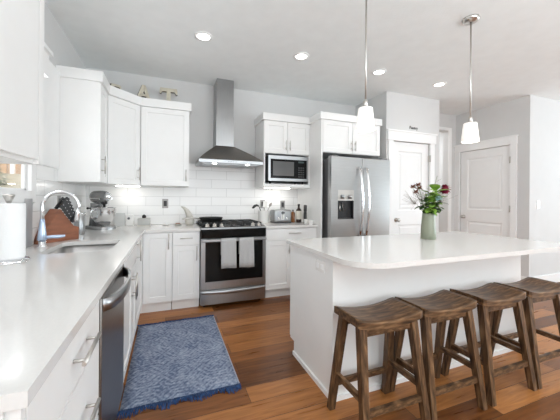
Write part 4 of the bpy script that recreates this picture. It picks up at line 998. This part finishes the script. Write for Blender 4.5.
MB().box(2.325, 2.373, -0.308, -0.2855, CT + 0.135, CT + 0.152, bev=0.004).build('lever', 'plastic_black', tb)
b = MB()
for x in (2.29, 2.41): b.T = Matrix.Translation((x, -0.285, CT + 0.07)) @ Matrix.Rotation(PI / 2, 4, 'X'); b.lathe([(0, 0), (0.018, 0), (0.016, 0.014), (0, 0.014)], n=16)
b.build('dial', 'chrome', tb)
MB().box(2.328, 2.37, -0.2868, -0.2845, CT + 0.05, CT + 0.12).build('button_panel', 'ceramic', tb)
def bottle(name, lab, x, y, r, h, m, neck=0.35, lab_m=None, cap='plastic_black'):
    t = thing(name, lab, 'bottle', (x, y, CT))
    hs = h * (1 - neck)
    b = MB(); b.lathe([(0, 0), (r * 0.95, 0), (r, 0.006), (r, hs), (r * 0.85, hs + h * 0.06), (r * 0.4, hs + h * 0.13), (r * 0.36, h * 0.93), (0, h * 0.93)], (x, y, CT), 24); bo = b.build('glass', m, t)
    MB().lathe([(0, 0), (r * 0.42, 0), (r * 0.42, h * 0.1), (0, h * 0.1)], (x, y, CT + h * 0.9302), 16).build('cap', cap, t)
    if lab_m: MB().lathe([(r + 0.0006, hs * 0.28), (r + 0.0008, hs * 0.3), (r + 0.0008, hs * 0.95), (r + 0.0006, hs * 0.97)], (x, y, CT), 24).build('label', lab_m, bo)
bottle('amber_bottle', 'short amber glass bottle between toaster and dark bottle', 2.545, -0.19, 0.027, 0.175, 'amber', 0.25)
bottle('dark_bottle', 'dark glass bottle with cream label beside the toaster', 2.612, -0.24, 0.039, 0.255, 'dark_bottle', 0.33, 'label')
t = thing('pepper_grinder', 'tall black grinder right of the dark bottle', 'grinder', (2.635, -0.40, CT))
MB().lathe([(0, 0), (0.023, 0), (0.024, 0.01), (0.022, 0.15), (0.019, 0.16), (0, 0.16)], (2.635, -0.40, CT), 20).build('body', 'plastic_black', t)
MB().lathe([(0, 0.1605), (0.018, 0.1605), (0.023, 0.17), (0.023, 0.245), (0.018, 0.255), (0, 0.256)], (2.635, -0.40, CT), 20).build('head', 'plastic_black', t)
for x, y, lab in ((2.60, -0.50, 'small white cup right of the black grinder'), (2.62, -0.59, 'small white cup nearest the fridge panel')):
    t = thing('small_cup', lab, 'cup', (x, y, CT), 'white cups by the fridge panel')
    MB().lathe([(0, 0), (0.022, 0), (0.026, 0.006), (0.033, 0.06), (0.034, 0.064), (0.031, 0.062), (0.024, 0.008), (0, 0.008)], (x, y, CT), 24).build('bowl', 'ceramic', t)
    MB().tube([(x + 0.029, y, CT + 0.048), (x + 0.05, y, CT + 0.046), (x + 0.052, y, CT + 0.024), (x + 0.026, y, CT + 0.018)], 0.004, 8).build('handle', 'ceramic', t)

# ================================================================== LETTERS ON THE CABINETS, DOOR LETTERING
def letter(polys, c, ang, h, lab):
    t = thing('cream_letter', lab, 'letter', (0, 0, 0), 'letters on top of the corner cabinets')
    def grow(poly, k):
        cx = sum(p[0] for p in poly) / len(poly); cz = sum(p[1] for p in poly) / len(poly)
        return poly
    f = MB(); 
    for p in polys: f.prism([(x * h, z * h) for x, z in p], -0.022, 0.018, 'Y')
    f.build('body', 'letter_edge', t)
    f = MB()
    for p in polys: f.prism([(x * h, z * h) for x, z in p], -0.0245, -0.0221, 'Y')
    f.build('face', 'letter', t)
    t.location = (c[0], c[1], ZU + (0.0 if c[2] is None else c[2])); t.rotation_euler.z = ang
Ts = [[(-0.11, 0), (0.11, 0), (0.11, 0.80), (-0.11, 0.80)], [(-0.26, 0), (0.26, 0), (0.22, 0.09), (0.11, 0.0901), (-0.11, 0.0901), (-0.22, 0.09)],
      [(-0.46, 1.0), (-0.49, 0.70), (-0.40, 0.66), (-0.33, 0.80), (0.33, 0.80), (0.40, 0.66), (0.49, 0.70), (0.46, 1.0)]]
As = [[(-0.42, 0.1), (-0.2, 0.1), (0.06, 0.78), (0.1, 1.0), (-0.1, 1.0)], [(0.42, 0.1), (0.2, 0.1), (-0.02, 0.72), (0.02, 1.0), (0.1, 1.0)], [(-0.22, 0.3), (0.22, 0.3), (0.18, 0.44), (-0.18, 0.44)], [(-0.5, 0), (-0.12, 0), (-0.12, 0.099), (-0.5, 0.099)], [(0.12, 0), (0.5, 0), (0.5, 0.099), (0.12, 0.099)]]
Es = [[(-0.32, 0), (-0.1, 0), (-0.1, 1), (-0.32, 1)], [(-0.1, 0), (0.36, 0), (0.40, 0.26), (0.31, 0.26), (0.24, 0.15), (-0.1, 0.15)], [(-0.1, 1), (0.36, 1), (0.38, 0.76), (0.30, 0.76), (0.24, 0.85), (-0.1, 0.85)], [(-0.1, 0.43), (0.2, 0.43), (0.2, 0.57), (-0.1, 0.57)]]
letter(Es, (0.29, -0.20, None), 0.55, 0.155, 'cream wooden letter E on the cabinet top, leftmost of three')
letter(As, (0.585, -0.20, None), 0.35, 0.19, 'cream wooden letter A on the cabinet top, between E and T')
letter(Ts, (0.866, -0.13, None), 0.0, 0.215, 'cream wooden letter T on the cabinet top, rightmost of three')
cu = bpy.data.curves.new('pantry_lettering', 'FONT'); cu.body = 'Pantry'; cu.size = 0.062; cu.extrude = 0.002; cu.align_x = 'CENTER'
to = bpy.data.objects.new('tmp_text', cu); C.objects.link(to)
dg = bpy.context.evaluated_depsgraph_get(); me = bpy.data.meshes.new_from_object(to.evaluated_get(dg)); bpy.data.objects.remove(to)
me.materials.clear(); me.materials.append(M['ink'])
o = bpy.data.objects.new('door_sign_lettering', me); C.objects.link(o); o.rotation_euler = (PI / 2, 0, 0); o.location = (4.24, PY - 0.003, 2.279)
tag(o, 'small dark lettering above the pantry door', 'sign')

# ================================================================== FLOWERS
vx, vy = 2.985, -2.08
o = MB().lathe([(0, 0), (0.058, 0), (0.061, 0.004), (0.060, 0.06), (0.055, 0.13), (0.050, 0.205), (0.049, 0.225), (0.046, 0.225), (0.047, 0.2), (0.055, 0.06), (0.055, 0.01), (0, 0.008)], (vx, vy, CT), 36).build('vase', 'vase'); tag(o, 'sage green ceramic vase of flowers on the island', 'vase'); at_base(o, (vx, vy, CT))
def leaf(b, p, d, L, W, up=(0, 0, 1)):
    d = Vector(d).normalized(); s = d.cross(Vector(up)); s = s.normalized() if s.length > 1e-3 else Vector((1, 0, 0)); n = s.cross(d)
    p = Vector(p); prev = None
    for i in range(6):
        f = i / 5; w_ = W * math.sin(PI * min(1, f * 0.93 + 0.05)) ** 0.8; c = p + d * L * f - n * 0.25 * L * f * f
        row = [b.v(c - s * w_ + n * w_ * 0.25), b.v(c), b.v(c + s * w_ + n * w_ * 0.25)]
        if prev:
            for k in (0, 1): b.f([prev[k], prev[k + 1], row[k + 1], row[k]], True)
        prev = row
# camera-facing directions are approximated by world axes: r = image right, k = towards the viewer
rV, kV = Vector((0.934, -0.356, 0)), Vector((-0.356, -0.934, 0))
def pos(px, y, toward=0.0): return Vector((vx, vy, 0)) + rV * px + kV * toward + Vector((0, 0, CT + y))
rim = lambda a: Vector((vx + 0.03 * math.cos(a), vy + 0.03 * math.sin(a), CT + 0.21))
def stem_of(t, tip, a, r=0.0022):
    p0 = Vector((vx + 0.02 * math.cos(a), vy + 0.02 * math.sin(a), CT + 0.02)); p1 = rim(a)
    MB().tube([p0, p1, p1 * 0.45 + tip * 0.55 + Vector((0, 0, 0.015)), tip], r, 6).build('stem', 'stem', t)
def flower_root(name, lab, cat, group=None): return thing(name, lab, cat, (vx, vy, CT + 0.02), group)
# dahlia
t = flower_root('dahlia', 'large burgundy dahlia at the right of the bouquet', 'flower')
tip = pos(0.125, 0.43, 0.03); stem_of(t, tip, 0.0, 0.003)
b = MB()
for ring_, (cnt, el, L) in enumerate(((6, 1.25, 0.040), (9, 0.9, 0.044), (12, 0.5, 0.047), (14, 0.1, 0.047), (13, -0.35, 0.045), (9, -0.8, 0.04))):
    for k in range(cnt):
        a = 2 * PI * (k + 0.5 * (ring_ % 2)) / cnt; d = Vector((math.cos(a) * math.cos(el), math.sin(a) * math.cos(el), math.sin(el)))
        leaf(b, tip + d * 0.004, d, L, 0.013, up=(0, 0, 1) if el < 1.1 else (1, 0, 0))
b.ball(tip, 0.03, 2); b.build('petals', 'red', t)
# rust blooms
for i, (x, y, k) in enumerate(((-0.135, 0.445, 0.0), (-0.105, 0.46, 0.03), (-0.07, 0.435, -0.02), (-0.12, 0.40, 0.02))):
    t = flower_root('rust_flower', ['small rust flower, leftmost of the bouquet top', 'small rust flower highest at the bouquet left', 'small rust flower beside the pale leaves', 'small rust flower lowest of the left cluster'][i], 'flower', 'rust flowers at the bouquet left')
    tip = pos(x, y, k); stem_of(t, tip, 2.6 + 0.3 * i, 0.0016)
    b = MB()
    for q in range(14):
        a = q * 2.4; el = 1.2 - q * 0.1; d = Vector((math.cos(a) * math.cos(el), math.sin(a) * math.cos(el), math.sin(el))); leaf(b, tip, d, 0.034, 0.011, up=(0.1, 0, 1))
    b.build('petals', 'brown_petal', t)
# aqua carnation
t = flower_root('pale_blue_flower', 'pale aqua flower low at the right side of the bouquet', 'flower')
tip = pos(0.055, 0.345, 0.06); stem_of(t, tip, 5.6, 0.002); b = MB()
for q in range(26):
    a = q * 2.4; el = 1.3 - q * 0.06; d = Vector((math.cos(a) * math.cos(el), math.sin(a) * math.cos(el), math.sin(el))); leaf(b, tip, d, 0.036, 0.011, up=(0.1, 0, 1))
b.build('petals', 'aqua', t)
# leafy stems
specs = [(0.035, 0.42, 0.05, 0.125, 0.056, 'leaf', 'broad light green leaves at the bouquet centre'), (-0.01, 0.40, 0.05, 0.085, 0.036, 'leaf', 'green leaves at the left of the bouquet centre'), (0.07, 0.39, 0.0, 0.085, 0.036, 'leaf', 'green leaves below the burgundy dahlia'),
         (-0.045, 0.33, 0.05, 0.075, 0.03, 'dleaf', 'dark leaves low at the left above the vase'), (0.10, 0.32, 0.0, 0.075, 0.026, 'dleaf', 'dark leaves at the right edge of the bouquet'), (0.0, 0.30, 0.06, 0.085, 0.034, 'leaf', 'low green leaves over the front vase rim'),
         (0.06, 0.285, 0.04, 0.075, 0.028, 'dleaf', 'dark leaves drooping over the right vase rim'), (-0.06, 0.29, 0.0, 0.075, 0.028, 'dleaf', 'dark leaves drooping over the left vase rim')]
for i, (x, y, k, L, W, m, lab) in enumerate(specs):
    t = flower_root('leafy_stem', lab, 'leaves', 'leafy stems in the vase'); tip = pos(x, y, k); stem_of(t, tip, i * 0.8, 0.002); b = MB()
    base = rim(i * 0.8)
    for q in range(13):
        f = 0.35 + 0.65 * q / 12; p = base * (1 - f) + tip * f; a = q * 2.4 + i
        d = Vector((math.cos(a), math.sin(a), random.uniform(0.0, 0.9) if y > 0.31 else random.uniform(-0.6, 0.5))); leaf(b, p, d, L * random.uniform(0.6, 1), W * random.uniform(0.6, 1))
    b.build('leaves', m, t)
# airy white sprays
for i, (x, y, k) in enumerate(((-0.16, 0.35, 0.0), (-0.10, 0.39, 0.04), (-0.05, 0.41, 0.0), (0.11, 0.37, 0.02))):
    t = flower_root('white_spray', ['airy white spray spreading far left of the bouquet', 'white spray under the rust flowers', 'white spray beside the light green leaves', 'white spray under the burgundy dahlia'][i], 'flower', 'white filler sprays in the bouquet')
    tip = pos(x, y, k); stem_of(t, tip, 2.0 + i, 0.0012); b = MB(); s2 = MB(); base = rim(2.0 + i)
    for q in range(34):
        c = tip + Vector((random.gauss(0, 0.035), random.gauss(0, 0.035), random.gauss(-0.01, 0.035))); b.ball(c, 0.0042, 1)
        m0 = base * 0.35 + tip * 0.65; s2.tube([m0, m0 * 0.4 + c * 0.6, c], 0.0007, 4)
    bl = b.build('blossoms', 'white_petal', t); s2.build('twiglets', 'twig', t)
t = flower_root('bare_twig', 'thin bare twig rising above the bouquet', 'twig'); tip = pos(0.075, 0.55, 0.0); stem_of(t, tip, 1.0, 0.0016)
MB().tube([pos(0.068, 0.50), pos(0.115, 0.525)], 0.0012, 5).build('side_shoot', 'twig', t)

# ================================================================== OUTSIDE THE SINK WINDOW
o = MB().prism([(0.3, -0.4), (14, -0.4), (14, 2.9), (6.0, 1.86), (2.0, 1.30), (0.3, 0.6)], -8, -0.25, 'X'); o = o.build('ground_bank', 'earth'); o['kind'] = 'structure'
t = thing('garden_fence', 'orange board fence on the bank outside the sink window', 'fence', (-3.5, 6.2, 1.7)); b = MB()
for k in range(40): b.box(-7 + 0.16 * k, -7 + 0.16 * k + 0.13, 6.2, 6.26, 1.72, 3.4)
b.build('boards', 'fence', t)
b = MB()
for k in range(9): b.box(-7 + 0.75 * k, -6.9 + 0.75 * k, 6.13, 6.2, 1.6, 3.5)
b.box(-7, -0.6, 6.15, 6.2, 2.28, 2.36); b.build('posts', 'trim', t)
t = thing('garden_bush', 'dark green bush outside the sink window', 'bush', (-2.33, 3.1, 1.3)); b = MB()
for k in range(420):
    d = Vector((random.gauss(0, 1), random.gauss(0, 1), random.gauss(0, 1))).normalized(); r_ = random.uniform(0.55, 1)
    p = Vector((-2.33, 3.1, 1.60)) + Vector((d.x * 0.24, d.y * 0.3, d.z * 0.22)) * r_
    leaf(b, p, d + Vector((random.uniform(-.6, .6), random.uniform(-.6, .6), random.uniform(-.3, .6))), 0.07, 0.02)
b.build('foliage', 'hedge', t); MB().tube([(-2.33, 3.1, 1.3), (-2.33, 3.1, 1.6)], 0.03, 8).build('trunk', 'twig', t)
